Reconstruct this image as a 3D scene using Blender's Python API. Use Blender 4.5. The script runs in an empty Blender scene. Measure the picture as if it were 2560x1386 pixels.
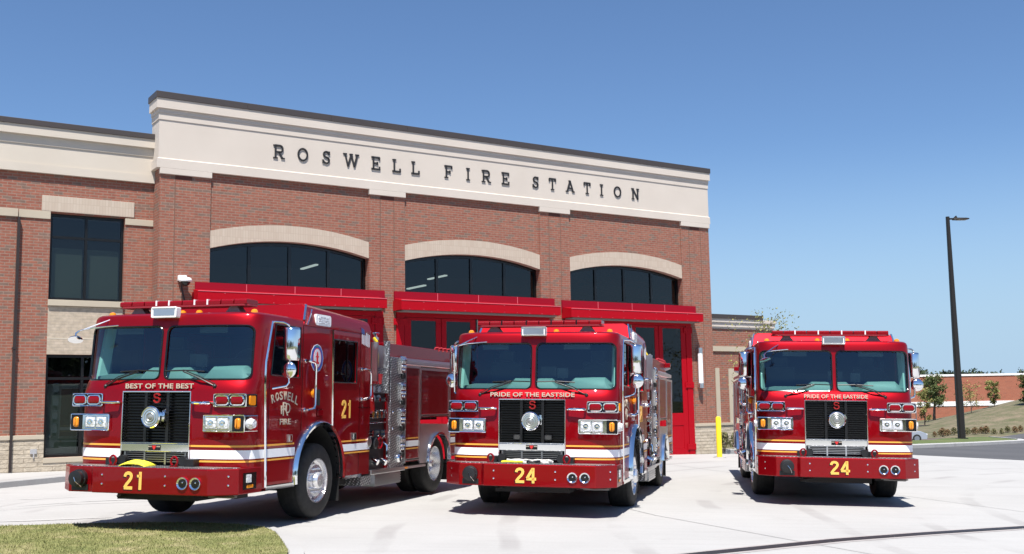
import bpy, bmesh, math, random
from mathutils import Vector, Matrix, noise
R = math.radians
random.seed(7)
sc = bpy.context.scene
col = sc.collection

# ------------------------------------------------------------ camera, sky, sun, exposure
F_PX, PITCH, ROLL, CAM_H = 2671.93, R(6.638), R(-0.9648), 1.616
cp, sp, cr, sr = math.cos(PITCH), math.sin(PITCH), math.cos(ROLL), math.sin(ROLL)
fw = Vector((0, cp, sp)); rt = Vector((1, 0, 0)); up = Vector((0, -sp, cp))
r2 = cr*rt + sr*up; u2 = -sr*rt + cr*up
cam_d = bpy.data.cameras.new('camera'); cam = bpy.data.objects.new('camera', cam_d); col.objects.link(cam)
cam.matrix_world = Matrix(((r2.x, u2.x, -fw.x, 0), (r2.y, u2.y, -fw.y, 0), (r2.z, u2.z, -fw.z, CAM_H), (0, 0, 0, 1)))
cam_d.sensor_width = 36; cam_d.lens = F_PX/2560*36; cam_d.clip_end = 3000; cam_d.clip_start = .1
sc.camera = cam
SUN_EL, SUN_AZ = R(64), R(89+180)          # azimuth of the sun measured from +X
sdir = Vector((math.cos(SUN_AZ)*math.cos(SUN_EL), math.sin(SUN_AZ)*math.cos(SUN_EL), math.sin(SUN_EL)))
w = bpy.data.worlds.new("World"); sc.world = w; w.use_nodes = True
nt = w.node_tree; bg = nt.nodes['Background']
sky = nt.nodes.new('ShaderNodeTexSky'); sky.sky_type = 'NISHITA'; sky.sun_disc = False
sky.sun_elevation = SUN_EL; sky.sun_rotation = math.pi/2 - SUN_AZ
sky.air_density = 1.0; sky.dust_density = 0.15; sky.ozone_density = 3.0; sky.altitude = 200
tc_ = nt.nodes.new('ShaderNodeTexCoord'); sx_ = nt.nodes.new('ShaderNodeSeparateXYZ'); nt.links.new(tc_.outputs['Generated'], sx_.inputs[0])
mr_ = nt.nodes.new('ShaderNodeMapRange'); mr_.inputs['From Min'].default_value = 0; mr_.inputs['From Max'].default_value = .24; mr_.inputs['To Min'].default_value = .95; mr_.inputs['To Max'].default_value = 0; mr_.interpolation_type = 'SMOOTHSTEP'
nt.links.new(sx_.outputs[2], mr_.inputs[0])
tn_ = nt.nodes.new('ShaderNodeMix'); tn_.data_type = 'RGBA'; tn_.blend_type = 'MULTIPLY'; tn_.inputs[0].default_value = 1; tn_.inputs[7].default_value = (.70, .81, .94, 1); nt.links.new(sky.outputs[0], tn_.inputs[6])
hz_ = nt.nodes.new('ShaderNodeMix'); hz_.data_type = 'RGBA'; nt.links.new(mr_.outputs[0], hz_.inputs[0]); nt.links.new(tn_.outputs[2], hz_.inputs[6]); hz_.inputs[7].default_value = (3.1, 4.4, 5.8, 1)
nt.links.new(hz_.outputs[2], bg.inputs[0]); bg.inputs[1].default_value = 0.080
sun_d = bpy.data.lights.new('sun', 'SUN'); sun_d.energy = 5.0; sun_d.angle = R(.53); sun_d.color = (1, .955, .89)
sun = bpy.data.objects.new('sun', sun_d); col.objects.link(sun)
sun.rotation_euler = (-sdir).to_track_quat('-Z', 'Y').to_euler(); sun.location = (0, 0, 30)
sc.view_settings.view_transform = 'Standard'; sc.view_settings.look = 'None'
sc.view_settings.exposure = 0.82; sc.view_settings.gamma = 1
sc.cycles.max_bounces = 8; sc.cycles.transparent_max_bounces = 12
sc.cycles.use_denoising = True

# ------------------------------------------------------------ materials
MATS = {}
def mat(name, base=(.5, .5, .5), rough=.5, metal=0, coat=0, spec=.5, fn=None):
    if name in MATS: return MATS[name]
    m = bpy.data.materials.new(name); m.use_nodes = True; t = m.node_tree; b = t.nodes['Principled BSDF']
    b.inputs['Base Color'].default_value = (*base, 1); b.inputs['Roughness'].default_value = rough
    b.inputs['Metallic'].default_value = metal; b.inputs['Coat Weight'].default_value = coat
    b.inputs['Coat Roughness'].default_value = .03
    b.inputs['Specular IOR Level'].default_value = spec
    if fn: fn(t, b)
    MATS[name] = m; return m
def N(t, k, **kw):
    n = t.nodes.new('ShaderNode'+k)
    for a, v in kw.items():
        if a.startswith('i_'):
            n.inputs[a[2:].replace('_', ' ')].default_value = v
        else: setattr(n, a, v)
    return n
def objco(t):
    return N(t, 'TexCoord').outputs['Object']
def noise_node(t, co, scale, detail=4, rough=.5):
    n = N(t, 'TexNoise'); n.inputs['Scale'].default_value = scale; n.inputs['Detail'].default_value = detail
    n.inputs['Roughness'].default_value = rough; t.links.new(co, n.inputs['Vector']); return n.outputs['Fac']
def ramp(t, fac, stops):
    n = N(t, 'ValToRGB'); e = n.color_ramp.elements
    while len(e) < len(stops): e.new(.5)
    for i, (p, c) in enumerate(stops):
        e[i].position = p; e[i].color = (*c, 1) if len(c) == 3 else c
    t.links.new(fac, n.inputs[0]); return n.outputs[0]
def mixc(t, fac, a, b, mode='MIX'):
    n = N(t, 'Mix', data_type='RGBA', blend_type=mode)
    if isinstance(fac, (int, float)): n.inputs[0].default_value = fac
    else: t.links.new(fac, n.inputs[0])
    for s, v in ((6, a), (7, b)):
        if isinstance(v, tuple): n.inputs[s].default_value = (*v, 1)
        else: t.links.new(v, n.inputs[s])
    return n.outputs[2]
def math_n(t, op, a, b=None):
    n = N(t, 'Math', operation=op)
    for i, v in enumerate((a, b)):
        if v is None: continue
        if isinstance(v, (int, float)): n.inputs[i].default_value = v
        else: t.links.new(v, n.inputs[i])
    return n.outputs[0]
def bump(t, b, h, strength=.3, dist=.01):
    n = N(t, 'Bump'); n.inputs['Strength'].default_value = strength; n.inputs['Distance'].default_value = dist
    t.links.new(h, n.inputs['Height']); t.links.new(n.outputs[0], b.inputs['Normal'])
def wallco(t):
    s = N(t, 'SeparateXYZ'); t.links.new(objco(t), s.inputs[0])
    x = math_n(t, 'ADD', s.outputs[0], s.outputs[1]); c = N(t, 'CombineXYZ')
    t.links.new(x, c.inputs[0]); t.links.new(s.outputs[2], c.inputs[1]); return c.outputs[0]

def brick_fn(c1, c2, grey, mortar, w=.203, h=.0677, ms=.009, dark=.86):
    def f(t, b):
        co = wallco(t)
        def br(a, d, m):
            n = N(t, 'TexBrick'); t.links.new(co, n.inputs['Vector']); n.inputs['Scale'].default_value = 1
            n.inputs['Brick Width'].default_value = w; n.inputs['Row Height'].default_value = h
            n.inputs['Mortar Size'].default_value = ms; n.inputs['Mortar Smooth'].default_value = .1
            n.inputs['Color1'].default_value = (*a, 1); n.inputs['Color2'].default_value = (*d, 1)
            n.inputs['Mortar'].default_value = (*m, 1); n.inputs['Bias'].default_value = 0; return n
        n1 = br(c1, c2, mortar); n2 = br((0, 0, 0), (1, 1, 1), (0, 0, 0))
        sel = ramp(t, n2.outputs[0], [(dark, (0, 0, 0)), (dark+.02, (1, 1, 1))])
        c = mixc(t, sel, n1.outputs[0], grey)
        big = noise_node(t, co, .7, 3); c = mixc(t, math_n(t, 'MULTIPLY', big, .35), c, mixc(t, .5, c, mortar))
        fine = noise_node(t, co, 9, 3); c = mixc(t, .5, c, ramp(t, fine, [(.3, (.7, .7, .7)), (.7, (1.25, 1.2, 1.2))]), 'MULTIPLY')
        t.links.new(c, b.inputs['Base Color'])
        bump(t, b, math_n(t, 'SUBTRACT', 1, n1.outputs['Fac']), .5, .006)
    return f
M_brick = lambda: mat('brick', rough=.85, fn=brick_fn((.29, .082, .051), (.35, .12, .073), (.20, .122, .094), (.305, .205, .155)))
M_cream = lambda: mat('cream_brick', rough=.85, fn=brick_fn((.50, .42, .315), (.55, .465, .36), (.47, .39, .295), (.47, .4, .32), ms=.006, dark=.95))
def solder(t, b):
    co = wallco(t); n = N(t, 'TexBrick'); t.links.new(co, n.inputs['Vector']); n.inputs['Scale'].default_value = 1
    n.offset = 0; n.inputs['Brick Width'].default_value = .0677; n.inputs['Row Height'].default_value = .203
    n.inputs['Mortar Size'].default_value = .006
    n.inputs['Color1'].default_value = (.54, .44, .35, 1); n.inputs['Color2'].default_value = (.59, .495, .40, 1); n.inputs['Mortar'].default_value = (.50, .41, .33, 1)
    t.links.new(n.outputs[0], b.inputs['Base Color']); bump(t, b, math_n(t, 'SUBTRACT', 1, n.outputs['Fac']), .3, .004)
M_sold = lambda: mat('soldier_brick', rough=.85, fn=solder)
def stonef(t, b):
    co = wallco(t); n = N(t, 'TexBrick'); t.links.new(co, n.inputs['Vector']); n.inputs['Scale'].default_value = 1
    n.inputs['Brick Width'].default_value = .62; n.inputs['Row Height'].default_value = .1; n.inputs['Mortar Size'].default_value = .006
    n.inputs['Color1'].default_value = (.52, .45, .35, 1); n.inputs['Color2'].default_value = (.58, .51, .405, 1); n.inputs['Mortar'].default_value = (.33, .275, .21, 1)
    nz = noise_node(t, objco(t), 7, 5, .6); c = mixc(t, .5, n.outputs[0], ramp(t, nz, [(.3, (.75, .72, .68)), (.65, (1.15, 1.12, 1.1))]), 'MULTIPLY')
    t.links.new(c, b.inputs['Base Color'])
    h = math_n(t, 'ADD', math_n(t, 'MULTIPLY', math_n(t, 'SUBTRACT', 1, n.outputs['Fac']), .6), math_n(t, 'MULTIPLY', nz, 1.2))
    bump(t, b, h, .9, .035)
M_stone = lambda: mat('split_face_stone', rough=.9, fn=stonef)
def stuccof(c):
    def f(t, b):
        co = objco(t); n = noise_node(t, co, 60, 3); bump(t, b, n, .15, .004)
        k = noise_node(t, co, .8, 4); t.links.new(mixc(t, .5, c, ramp(t, k, [(.3, (.92, .91, .9)), (.7, (1.05, 1.05, 1.05))]), 'MULTIPLY'), b.inputs['Base Color'])
    return f
M_stucco = lambda: mat('stucco', rough=.9, fn=stuccof((.665, .595, .525)))
M_stucco2 = lambda: mat('stucco_cream', rough=.9, fn=stuccof((.64, .575, .49)))
M_lime = lambda: mat('limestone', rough=.85, fn=stuccof((.53, .46, .355)))
M_coping = lambda: mat('coping_metal', (.085, .07, .065), .45, .3)
def concf(t, b):
    co = objco(t)
    a = noise_node(t, co, .35, 5, .6); f = noise_node(t, co, 30, 4, .7)
    mp = N(t, 'Mapping'); mp.inputs['Rotation'].default_value = (0, 0, .5); mp.inputs['Scale'].default_value = (.5, 6, 1); t.links.new(co, mp.inputs[0])
    s = noise_node(t, mp.outputs[0], 1.2, 5, .65)
    base = ramp(t, a, [(.25, (.41, .405, .395)), (.75, (.48, .475, .465))])
    c = mixc(t, .6, base, ramp(t, f, [(.3, (.9, .9, .9)), (.7, (1.06, 1.06, 1.06))]), 'MULTIPLY')
    c = mixc(t, .8, c, ramp(t, s, [(.3, (.91, .90, .90)), (.5, (1, 1, 1))]), 'MULTIPLY')
    mp2 = N(t, 'Mapping'); mp2.inputs['Location'].default_value = (3.1, 1.7, 0); t.links.new(co, mp2.inputs[0])
    st = noise_node(t, mp2.outputs[0], 1.1, 6, .7)
    c = mixc(t, .45, c, ramp(t, st, [(.27, (.72, .71, .7)), (.38, (1, 1, 1))]), 'MULTIPLY')
    # tyre arcs swept over the slab
    wv = N(t, 'TexWave', wave_type='RINGS', rings_direction='Z'); mp3 = N(t, 'Mapping'); mp3.inputs['Location'].default_value = (-22, -14, 0)
    t.links.new(co, mp3.inputs[0]); t.links.new(mp3.outputs[0], wv.inputs[0]); wv.inputs['Scale'].default_value = .22; wv.inputs['Distortion'].default_value = 2.5; wv.inputs['Detail'].default_value = 3; wv.inputs['Detail Scale'].default_value = .6
    arc = ramp(t, wv.outputs['Fac'], [(.9, (1, 1, 1)), (.97, (.84, .83, .83))])
    mk = noise_node(t, co, .5, 2)
    c = mixc(t, ramp(t, mk, [(.45, (0, 0, 0)), (.6, (1, 1, 1))]), c, mixc(t, 1.0, c, arc, 'MULTIPLY'))
    t.links.new(c, b.inputs['Base Color']); bump(t, b, f, .12, .004)
M_conc = lambda: mat('concrete', rough=.8, fn=concf)
def asphf(t, b):
    co = objco(t); f = noise_node(t, co, 80, 3); a = noise_node(t, co, .3, 4)
    c = mixc(t, .6, ramp(t, a, [(.3, (.075, .075, .08)), (.7, (.10, .099, .104))]), ramp(t, f, [(.3, (.7, .7, .7)), (.7, (1.2, 1.2, 1.2))]), 'MULTIPLY')
    t.links.new(c, b.inputs['Base Color'])
M_asph = lambda: mat('asphalt', rough=.9, fn=asphf)
def grassf(c1, c2, c3, s=2.5):
    def f(t, b):
        co = objco(t); a = noise_node(t, co, s, 6, .7); d = noise_node(t, co, s*14, 3, .6)
        c = ramp(t, a, [(.3, c1), (.5, c2), (.68, c3)])
        c = mixc(t, .8, c, ramp(t, d, [(.3, (.6, .6, .6)), (.7, (1.3, 1.3, 1.3))]), 'MULTIPLY')
        t.links.new(c, b.inputs['Base Color']); bump(t, b, d, .6, .03)
    return f
M_lawn = lambda: mat('lawn', rough=.95, fn=grassf((.155, .18, .05), (.245, .25, .085), (.38, .335, .17)))
M_grass = lambda: mat('verge_grass', rough=.95, fn=grassf((.07, .11, .022), (.105, .14, .035), (.17, .17, .065), .6))
M_hill = lambda: mat('hill_grass', rough=.95, fn=grassf((.085, .10, .035), (.15, .135, .075), (.25, .19, .13), .5))
M_earth = lambda: mat('earth', rough=.95, fn=grassf((.07, .10, .03), (.11, .125, .04), (.17, .14, .07), .2))

def paintf(base):
    def f(t, b):
        b.inputs['Base Color'].default_value = (*base, 1)
        n = noise_node(t, objco(t), 1.3, 2); bump(t, b, n, .02, .02)
    return f
M_red = lambda: mat('red_paint', rough=.44, metal=.6, coat=.5, spec=.1, fn=paintf((.27, .001, .005)))
M_doorred = lambda: mat('red_enamel', (.44, .002, .011), .45, 0, .0, .15)
M_doordark = lambda: mat('red_enamel_dull', (.32, .004, .02), .6, 0, 0, .15)
M_rim = lambda: mat('polished_alloy', (.82, .82, .83), .24, .8)
M_chrome = lambda: mat('chrome', (.86, .87, .88), .06, 1)
M_alu = lambda: mat('brushed_aluminium', (.72, .72, .72), .28, 1)
def plate(t, b):
    co = objco(t); mp = N(t, 'Mapping'); mp.inputs['Rotation'].default_value = (R(45), R(45), R(45)); t.links.new(co, mp.inputs[0])
    ck = N(t, 'TexVoronoi', feature='F1'); ck.inputs['Scale'].default_value = 30; ck.inputs['Randomness'].default_value = .0; t.links.new(mp.outputs[0], ck.inputs['Vector'])
    h = ramp(t, ck.outputs['Distance'], [(.25, (1, 1, 1)), (.45, (0, 0, 0))]); bump(t, b, h, .5, .006)
    t.links.new(mixc(t, h, (.22, .22, .23), (.92, .92, .93)), b.inputs['Base Color'])  # diamonds pale, ground dark: the sparkle of the plate put into its colour
M_plate = lambda: mat('diamond_plate', rough=.3, metal=.8, fn=plate)
M_black = lambda: mat('black_plastic', (.012, .012, .013), .45)
M_gblack = lambda: mat('gloss_black', (.006, .006, .007), .2)
def rubf(t, b):
    n = noise_node(t, objco(t), 14, 4); t.links.new(ramp(t, n, [(.3, (.012, .012, .012)), (.7, (.028, .027, .026))]), b.inputs['Base Color'])
M_rub = lambda: mat('tyre_rubber', rough=.75, fn=rubf)
M_chas = lambda: mat('chassis_black', (.01, .01, .01), .7)
M_white = lambda: mat('white_enamel', (.8, .8, .8), .35)
M_stripe = lambda: mat('reflective_white', (.82, .83, .86), .35, fn=lambda t, b: bump(t, b, noise_node(t, objco(t), 60, 2), .3, .004))
M_gold = lambda: mat('gold_film', (.80, .38, .06), .4)
M_silver = lambda: mat('silver_letter_film', (.50, .42, .33), .4)
M_gold2 = lambda: mat('gold_leaf', (.85, .48, .1), .35)
M_amber = lambda: mat('amber_lens', (.80, .26, .01), .12, coat=.5)
def redlens(t, b):
    co = objco(t); wv = N(t, 'TexWave', bands_direction='X'); wv.inputs['Scale'].default_value = 12; t.links.new(co, wv.inputs[0])
    bump(t, b, wv.outputs['Fac'], .3, .006)
M_rlens = lambda: mat('red_lens', (.20, .002, .006), .2, coat=.2, spec=.2, fn=redlens)
def clearlens(t, b):
    co = objco(t); v = N(t, 'TexVoronoi'); v.inputs['Scale'].default_value = 38; t.links.new(co, v.inputs['Vector'])
    bump(t, b, v.outputs['Distance'], .6, .015)
    t.links.new(ramp(t, v.outputs['Distance'], [(.1, (.95, .96, .97)), (.6, (.68, .69, .71))]), b.inputs['Base Color'])
M_clear = lambda: mat('clear_lens', rough=.15, metal=.25, fn=clearlens)
M_dash = lambda: mat('dashboard_vinyl', (.14, .20, .19), .6)
M_seat = lambda: mat('cab_interior_grey', (.035, .04, .045), .8)
M_yellow = lambda: mat('yellow_paint', (.85, .62, .02), .45)
M_tarp = lambda: mat('yellow_canvas', (.75, .68, .04), .7)
M_dark = lambda: mat('dark_interior', (.03, .03, .03), .9)
M_grey = lambda: mat('grey_metal', (.22, .22, .22), .5, .4)
def glass(name, tint, dark=.0, ior=1.5, darkc=(.005, .006, .007), rough=0.0, gc=(.9, .95, 1)):
    if name in MATS: return MATS[name]
    m = bpy.data.materials.new(name); m.use_nodes = True; t = m.node_tree
    for n in list(t.nodes): t.nodes.remove(n)
    o = N(t, 'OutputMaterial'); tr = N(t, 'BsdfTransparent'); tr.inputs[0].default_value = (*tint, 1)
    df = N(t, 'BsdfDiffuse'); df.inputs[0].default_value = (*darkc, 1)
    m1 = N(t, 'MixShader'); m1.inputs[0].default_value = dark; t.links.new(tr.outputs[0], m1.inputs[1]); t.links.new(df.outputs[0], m1.inputs[2])
    gl = N(t, 'BsdfGlossy'); gl.inputs['Roughness'].default_value = rough; gl.inputs[0].default_value = (*gc, 1)
    fr = N(t, 'Fresnel'); fr.inputs[0].default_value = ior
    bf = N(t, 'NewGeometry'); ff = math_n(t, 'MULTIPLY', fr.outputs[0], math_n(t, 'SUBTRACT', 1, bf.outputs['Backfacing'])); m2 = N(t, 'MixShader'); t.links.new(ff, m2.inputs[0]); t.links.new(m1.outputs[0], m2.inputs[1]); t.links.new(gl.outputs[0], m2.inputs[2])
    t.links.new(m2.outputs[0], o.inputs[0]); MATS[name] = m; return m
G_wind = lambda: glass('windshield_glass', (.70, .95, .92), .0, 1.75, gc=(.62, .8, 1))
G_side = lambda: glass('privacy_glass', (.12, .13, .13), .3, 1.35)
G_bld = lambda: glass('window_glass', (.5, .54, .52), .1, 1.58)
G_door = lambda: glass('door_glass', (.3, .34, .34), .25, 1.5)

# ------------------------------------------------------------ mesh helpers
class MB:
    def __init__(s): s.V = []; s.F = []; s.M = []
    def add(s, v, f, m=0):
        k = len(s.V); s.V += [tuple(p) for p in v]; s.F += [tuple(i+k for i in q) for q in f]; s.M += [m]*len(f); return s
    def box(s, x0, x1, y0, y1, z0, z1, m=0):
        x0, x1 = sorted((x0, x1)); y0, y1 = sorted((y0, y1)); z0, z1 = sorted((z0, z1))
        return s.add([(x, y, z) for z in (z0, z1) for y in (y0, y1) for x in (x0, x1)],
                     [(0, 2, 3, 1), (4, 5, 7, 6), (0, 1, 5, 4), (2, 6, 7, 3), (0, 4, 6, 2), (1, 3, 7, 5)], m)
    def prism(s, poly, axis, a0, a1, m=0):
        n = len(poly)
        def P(p, a): return {'x': (a, p[0], p[1]), 'y': (p[0], a, p[1]), 'z': (p[0], p[1], a)}[axis]
        v = [P(p, a0) for p in poly]+[P(p, a1) for p in poly]
        f = [tuple(range(n-1, -1, -1)), tuple(range(n, 2*n))]+[(i, (i+1) % n, (i+1) % n+n, i+n) for i in range(n)]
        return s.add(v, f, m)
    def loft(s, rings, m=0, cap=True, close=True):
        n = len(rings[0]); v = [p for r in rings for p in r]; f = []
        for k in range(len(rings)-1):
            for i in range(n if close else n-1):
                j = (i+1) % n; f.append((k*n+i, k*n+j, (k+1)*n+j, (k+1)*n+i))
        if cap: f += [tuple(range(n-1, -1, -1)), tuple((len(rings)-1)*n+i for i in range(n))]
        return s.add(v, f, m)
    def cyl(s, c, d, l, r, r2=None, seg=20, m=0, cap=True):
        return s.rev(c, d, [(r, 0), (r if r2 is None else r2, l)], seg, m, cap)
    def rev(s, c, d, prof, seg=24, m=0, cap=True):      # prof = [(radius, along)]
        d = Vector(d).normalized(); a = d.orthogonal().normalized(); b = d.cross(a); c = Vector(c)
        rings = [[c+d*h+(a*math.cos(2*math.pi*i/seg)+b*math.sin(2*math.pi*i/seg))*r for i in range(seg)] for r, h in prof]
        return s.loft(rings, m, cap)
    def tube(s, pts, r, seg=8, m=0):
        pts = [Vector(p) for p in pts]; rings = []; pa = None
        for i, p in enumerate(pts):
            t = ((pts[i]-pts[i-1]).normalized() if i else Vector()) + ((pts[i+1]-pts[i]).normalized() if i < len(pts)-1 else Vector())
            t = t.normalized(); a = (pa-t*pa.dot(t)) if pa else t.orthogonal()
            a = a.normalized(); pa = a; b = t.cross(a); rr = r[i] if isinstance(r, (list, tuple)) else r
            rings.append([p+(a*math.cos(2*math.pi*k/seg)+b*math.sin(2*math.pi*k/seg))*rr for k in range(seg)])
        return s.loft(rings, m)
    def sph(s, c, r, seg=14, m=0, sc_=(1, 1, 1), d=(0, 0, 1)):
        prof = [(max(1e-4, math.sin(math.pi*i/8))*r, -math.cos(math.pi*i/8)*r*sc_[2]) for i in range(9)]
        return s.rev(c, d, prof, seg, m)
    def build(s, name, mats, parent=None, smooth=30, bevel=0, seg=2, recalc=True):
        me = bpy.data.meshes.new(name); me.from_pydata(s.V, [], s.F); me.update()
        for m in (mats if isinstance(mats, (list, tuple)) else [mats]): me.materials.append(m)
        if len(me.materials) > 1: me.polygons.foreach_set('material_index', s.M)
        if recalc:
            b = bmesh.new(); b.from_mesh(me); bmesh.ops.recalc_face_normals(b, faces=b.faces); b.to_mesh(me); b.free()
        if smooth: me.shade_smooth(); me.set_sharp_from_angle(angle=R(smooth))
        o = bpy.data.objects.new(name, me); col.objects.link(o)
        if parent: o.parent = parent
        if bevel:
            bv = o.modifiers.new('b', 'BEVEL'); bv.width = bevel; bv.segments = seg; bv.limit_method = 'ANGLE'; bv.angle_limit = R(40); bv.harden_normals = False
        return o
def rrect(x0, x1, z0, z1, r, n=6):
    P = []
    for cx, cz, a0 in ((x1-r, z1-r, 0), (x0+r, z1-r, 90), (x0+r, z0+r, 180), (x1-r, z0+r, 270)):
        for i in range(n+1):
            a = R(a0+90*i/n); P.append((cx+r*math.cos(a), cz+r*math.sin(a)))
    return P
def tag(o, label=None, cat=None, group=None, kind=None):
    for k, v in (('label', label), ('category', cat), ('group', group), ('kind', kind)):
        if v: o[k] = v
    return o
def empty(name, loc=(0, 0, 0), rz=0, label=None, cat=None, group=None):
    o = bpy.data.objects.new(name, None); col.objects.link(o); o.location = loc; o.rotation_euler = (0, 0, rz); o.empty_display_size = .3
    return tag(o, label, cat, group)
def boolean(o, cutters, op='DIFFERENCE'):
    for c in cutters:
        c.parent = o.parent
        md = o.modifiers.new('x', 'BOOLEAN'); md.operation = op; md.solver = 'EXACT'; md.object = c
    bpy.context.view_layer.update()
    dg = bpy.context.evaluated_depsgraph_get()
    me = bpy.data.meshes.new_from_object(o.evaluated_get(dg)); o.modifiers.clear(); o.data = me
    for c in cutters: bpy.data.objects.remove(c)
    return o
def text(name, s, x0, x1, z0, z1, M, m, parent, bold=.015, ext=.004, space=1.0):
    """writing fitted to the box x0..x1, z0..z1 of the plane given by matrix M (x right, y up, z out)"""
    cu = bpy.data.curves.new(name, 'FONT'); cu.body = s; cu.size = 1; cu.offset = bold; cu.extrude = .01; cu.space_character = space; cu.resolution_u = 3
    t = bpy.data.objects.new(name, cu); col.objects.link(t); bpy.context.view_layer.update()
    me = bpy.data.meshes.new_from_object(t.evaluated_get(bpy.context.evaluated_depsgraph_get())); bpy.data.objects.remove(t)
    xs = [v.co.x for v in me.vertices]; ys = [v.co.y for v in me.vertices]
    ax, bx, ay, by = min(xs), max(xs), min(ys), max(ys)
    for v in me.vertices:
        v.co = Vector((x0+(v.co.x-ax)/(bx-ax)*(x1-x0), z0+(v.co.y-ay)/(by-ay)*(z1-z0), ext/2+v.co.z/.01*ext/2))
    me.transform(M); me.materials.clear(); me.materials.append(m)
    o = bpy.data.objects.new(name, me); col.objects.link(o); o.parent = parent; return o
DIG = {'2': [[(-.185+.0, .70), (-.17, .79), (-.12, .87), (-.03, .91), (.06, .90), (.14, .84), (.17, .74), (.15, .63), (.08, .50), (-.06, .32), (-.15, .17), (-.18, .09)], [(-.22, .085), (.24, .085)]],
       '1': [[(.04, -.0), (.04, .99)], [(.04, .78), (-.06, .755), (-.14, .75)]],
       '4': [[(.09, .0), (.09, .99)], [(-.26, .275), (.25, .275)], [(-.235, .30), (.06, .93)]]}
def number(name, s, x0, x1, z0, z1, M, m, parent, grow=0, ext=.003):
    mb = MB(); n = len(s); W = (x1-x0)/n; H = z1-z0
    for i, ch in enumerate(s):
        cx = x0+W*(i+.5)
        for pts in DIG[ch]:
            q = [Vector((cx+x*W*1.62, z0+y*H)) for x, y in pts]; hw = (.088*H if ch != '1' or len(pts) < 3 else .07*H)+grow
            for k, (a, b) in enumerate(zip(q, q[1:])):
                t = (b-a).normalized(); nn = Vector((-t.y, t.x))*hw; e = t*(hw*.35 if 0 < k < len(q)-2 else grow); a2, b2 = a-(t*hw*.35 if k else t*grow), b+(t*hw*.35 if k < len(q)-2 else t*grow); lo, hi = z0-grow, z1+grow
                P = [a2+nn, a2-nn, b2-nn, b2+nn]; zz = ext*(1+.02*k)
                mb.add([(p.x, min(max(p.y, lo), hi), h) for h in (0, zz) for p in P], [(3, 2, 1, 0), (4, 5, 6, 7), (0, 1, 5, 4), (1, 2, 6, 5), (2, 3, 7, 6), (3, 0, 4, 7)])
    o = mb.build(name, m, None, smooth=0); o.data.transform(M); o.parent = parent; return o
def plane_front(y): return Matrix(((1, 0, 0, 0), (0, 0, -1, y), (0, 1, 0, 0), (0, 0, 0, 1)))     # seen from -Y
def plane_right(x): return Matrix(((0, 0, 1, x), (1, 0, 0, 0), (0, 1, 0, 0), (0, 0, 0, 1)))      # seen from +X, y runs to the viewer's right
def plane_left(x): return Matrix(((0, 0, -1, x), (-1, 0, 0, 0), (0, 1, 0, 0), (0, 0, 0, 1)))

# ------------------------------------------------------------ terrain
def sstep(a, b, x):
    t = min(1, max(0, (x-a)/(b-a))); return t*t*(3-2*t)
L0, L1, LQ = -0.0240852438, -0.0012641433, -0.00043045151
def near_h(x, y):
    xc = min(14, max(-14, x)); xl = min(30, max(-25, x))
    g = L0*xc+LQ*xc*xc+L1*min(max(y, 0), 70)+(xl-xc)*(L0+2*LQ*xc)
    if x < -6.5: g -= .13*sstep(-6.5, -9, x) if False else .13*(1-sstep(-9, -6.5, x))
    return g
def ground_h(x, y):
    g = near_h(x, y)
    far = -2.35+(2.85*min(1.25, max(0, (x/max(y, 1)-.378)/.10))+.55)*sstep(97, 127, y)-.02*max(0, y-130) if y > 60 else -2.35
    k = sstep(53, 64, y-(x-20)*1.3)*sstep(8, 18, x)
    return g*(1-k)+far*k
def sheet(name, poly, dz, m, step=1.2, kind='structure', skirt=0, hf=ground_h):
    """a polygon laid over the ground, dz above it, cut into cells so that it follows the ground"""
    b = bmesh.new(); f = b.faces.new([b.verts.new((x, y, 0)) for x, y in poly])
    xs = [p[0] for p in poly]; ys = [p[1] for p in poly]
    for ax, lo, hi in ((0, min(xs), max(xs)), (1, min(ys), max(ys))):
        st = max(step, (hi-lo)/70); v = lo+st
        while v < hi:
            co = (v, 0, 0) if ax == 0 else (0, v, 0); no = (1, 0, 0) if ax == 0 else (0, 1, 0)
            bmesh.ops.bisect_plane(b, geom=b.verts[:]+b.edges[:]+b.faces[:], plane_co=co, plane_no=no); v += st
    if skirt:
        r = bmesh.ops.extrude_edge_only(b, edges=[e for e in b.edges if e.is_boundary])
        low = set(v for v in r['geom'] if isinstance(v, bmesh.types.BMVert))
    else: low = set()
    for v in b.verts: v.co.z = hf(v.co.x, v.co.y)+(dz-skirt if v in low else dz)
    bmesh.ops.recalc_face_normals(b, faces=b.faces)
    if sum(f.normal.z for f in b.faces) < 0: bmesh.ops.reverse_faces(b, faces=b.faces)
    me = bpy.data.meshes.new(name); b.to_mesh(me); b.free(); me.materials.append(m)
    o = bpy.data.objects.new(name, me); col.objects.link(o)
    if kind: o['kind'] = kind
    return o
def ground():
    def axis(lo, hi, a, b, fine, coarse):
        v = lo; out = [lo]
        while v < hi:
            v += fine if a <= v < b else coarse if abs(v-a) < 200 else coarse*5
            out.append(v)
        return out
    X = axis(-900, 900, -40, 90, 2.5, 20); Y = axis(-300, 1500, -30, 150, 2.5, 20)
    V = [(x, y, ground_h(x, y)-.12) for y in Y for x in X]; n = len(X)
    Fc = [(j*n+i, j*n+i+1, (j+1)*n+i+1, (j+1)*n+i) for j in range(len(Y)-1) for i in range(n-1)]
    tag(MB().add(V, Fc).build('ground', M_earth(), recalc=False), kind='structure')
ground()
P_dir = Vector((.68, .733))
apron = [(-40, -20), (-11.9, 17.2), (-10.37, 21.83), (-9.52, 22.76), (-9.2, 25.4), (-12, 30), (8, 45), (7.0, 36.2), (7.6, 36.6), (13.75, 37.52), (16.37, 34.87), (60, 10), (60, -20)]
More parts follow.
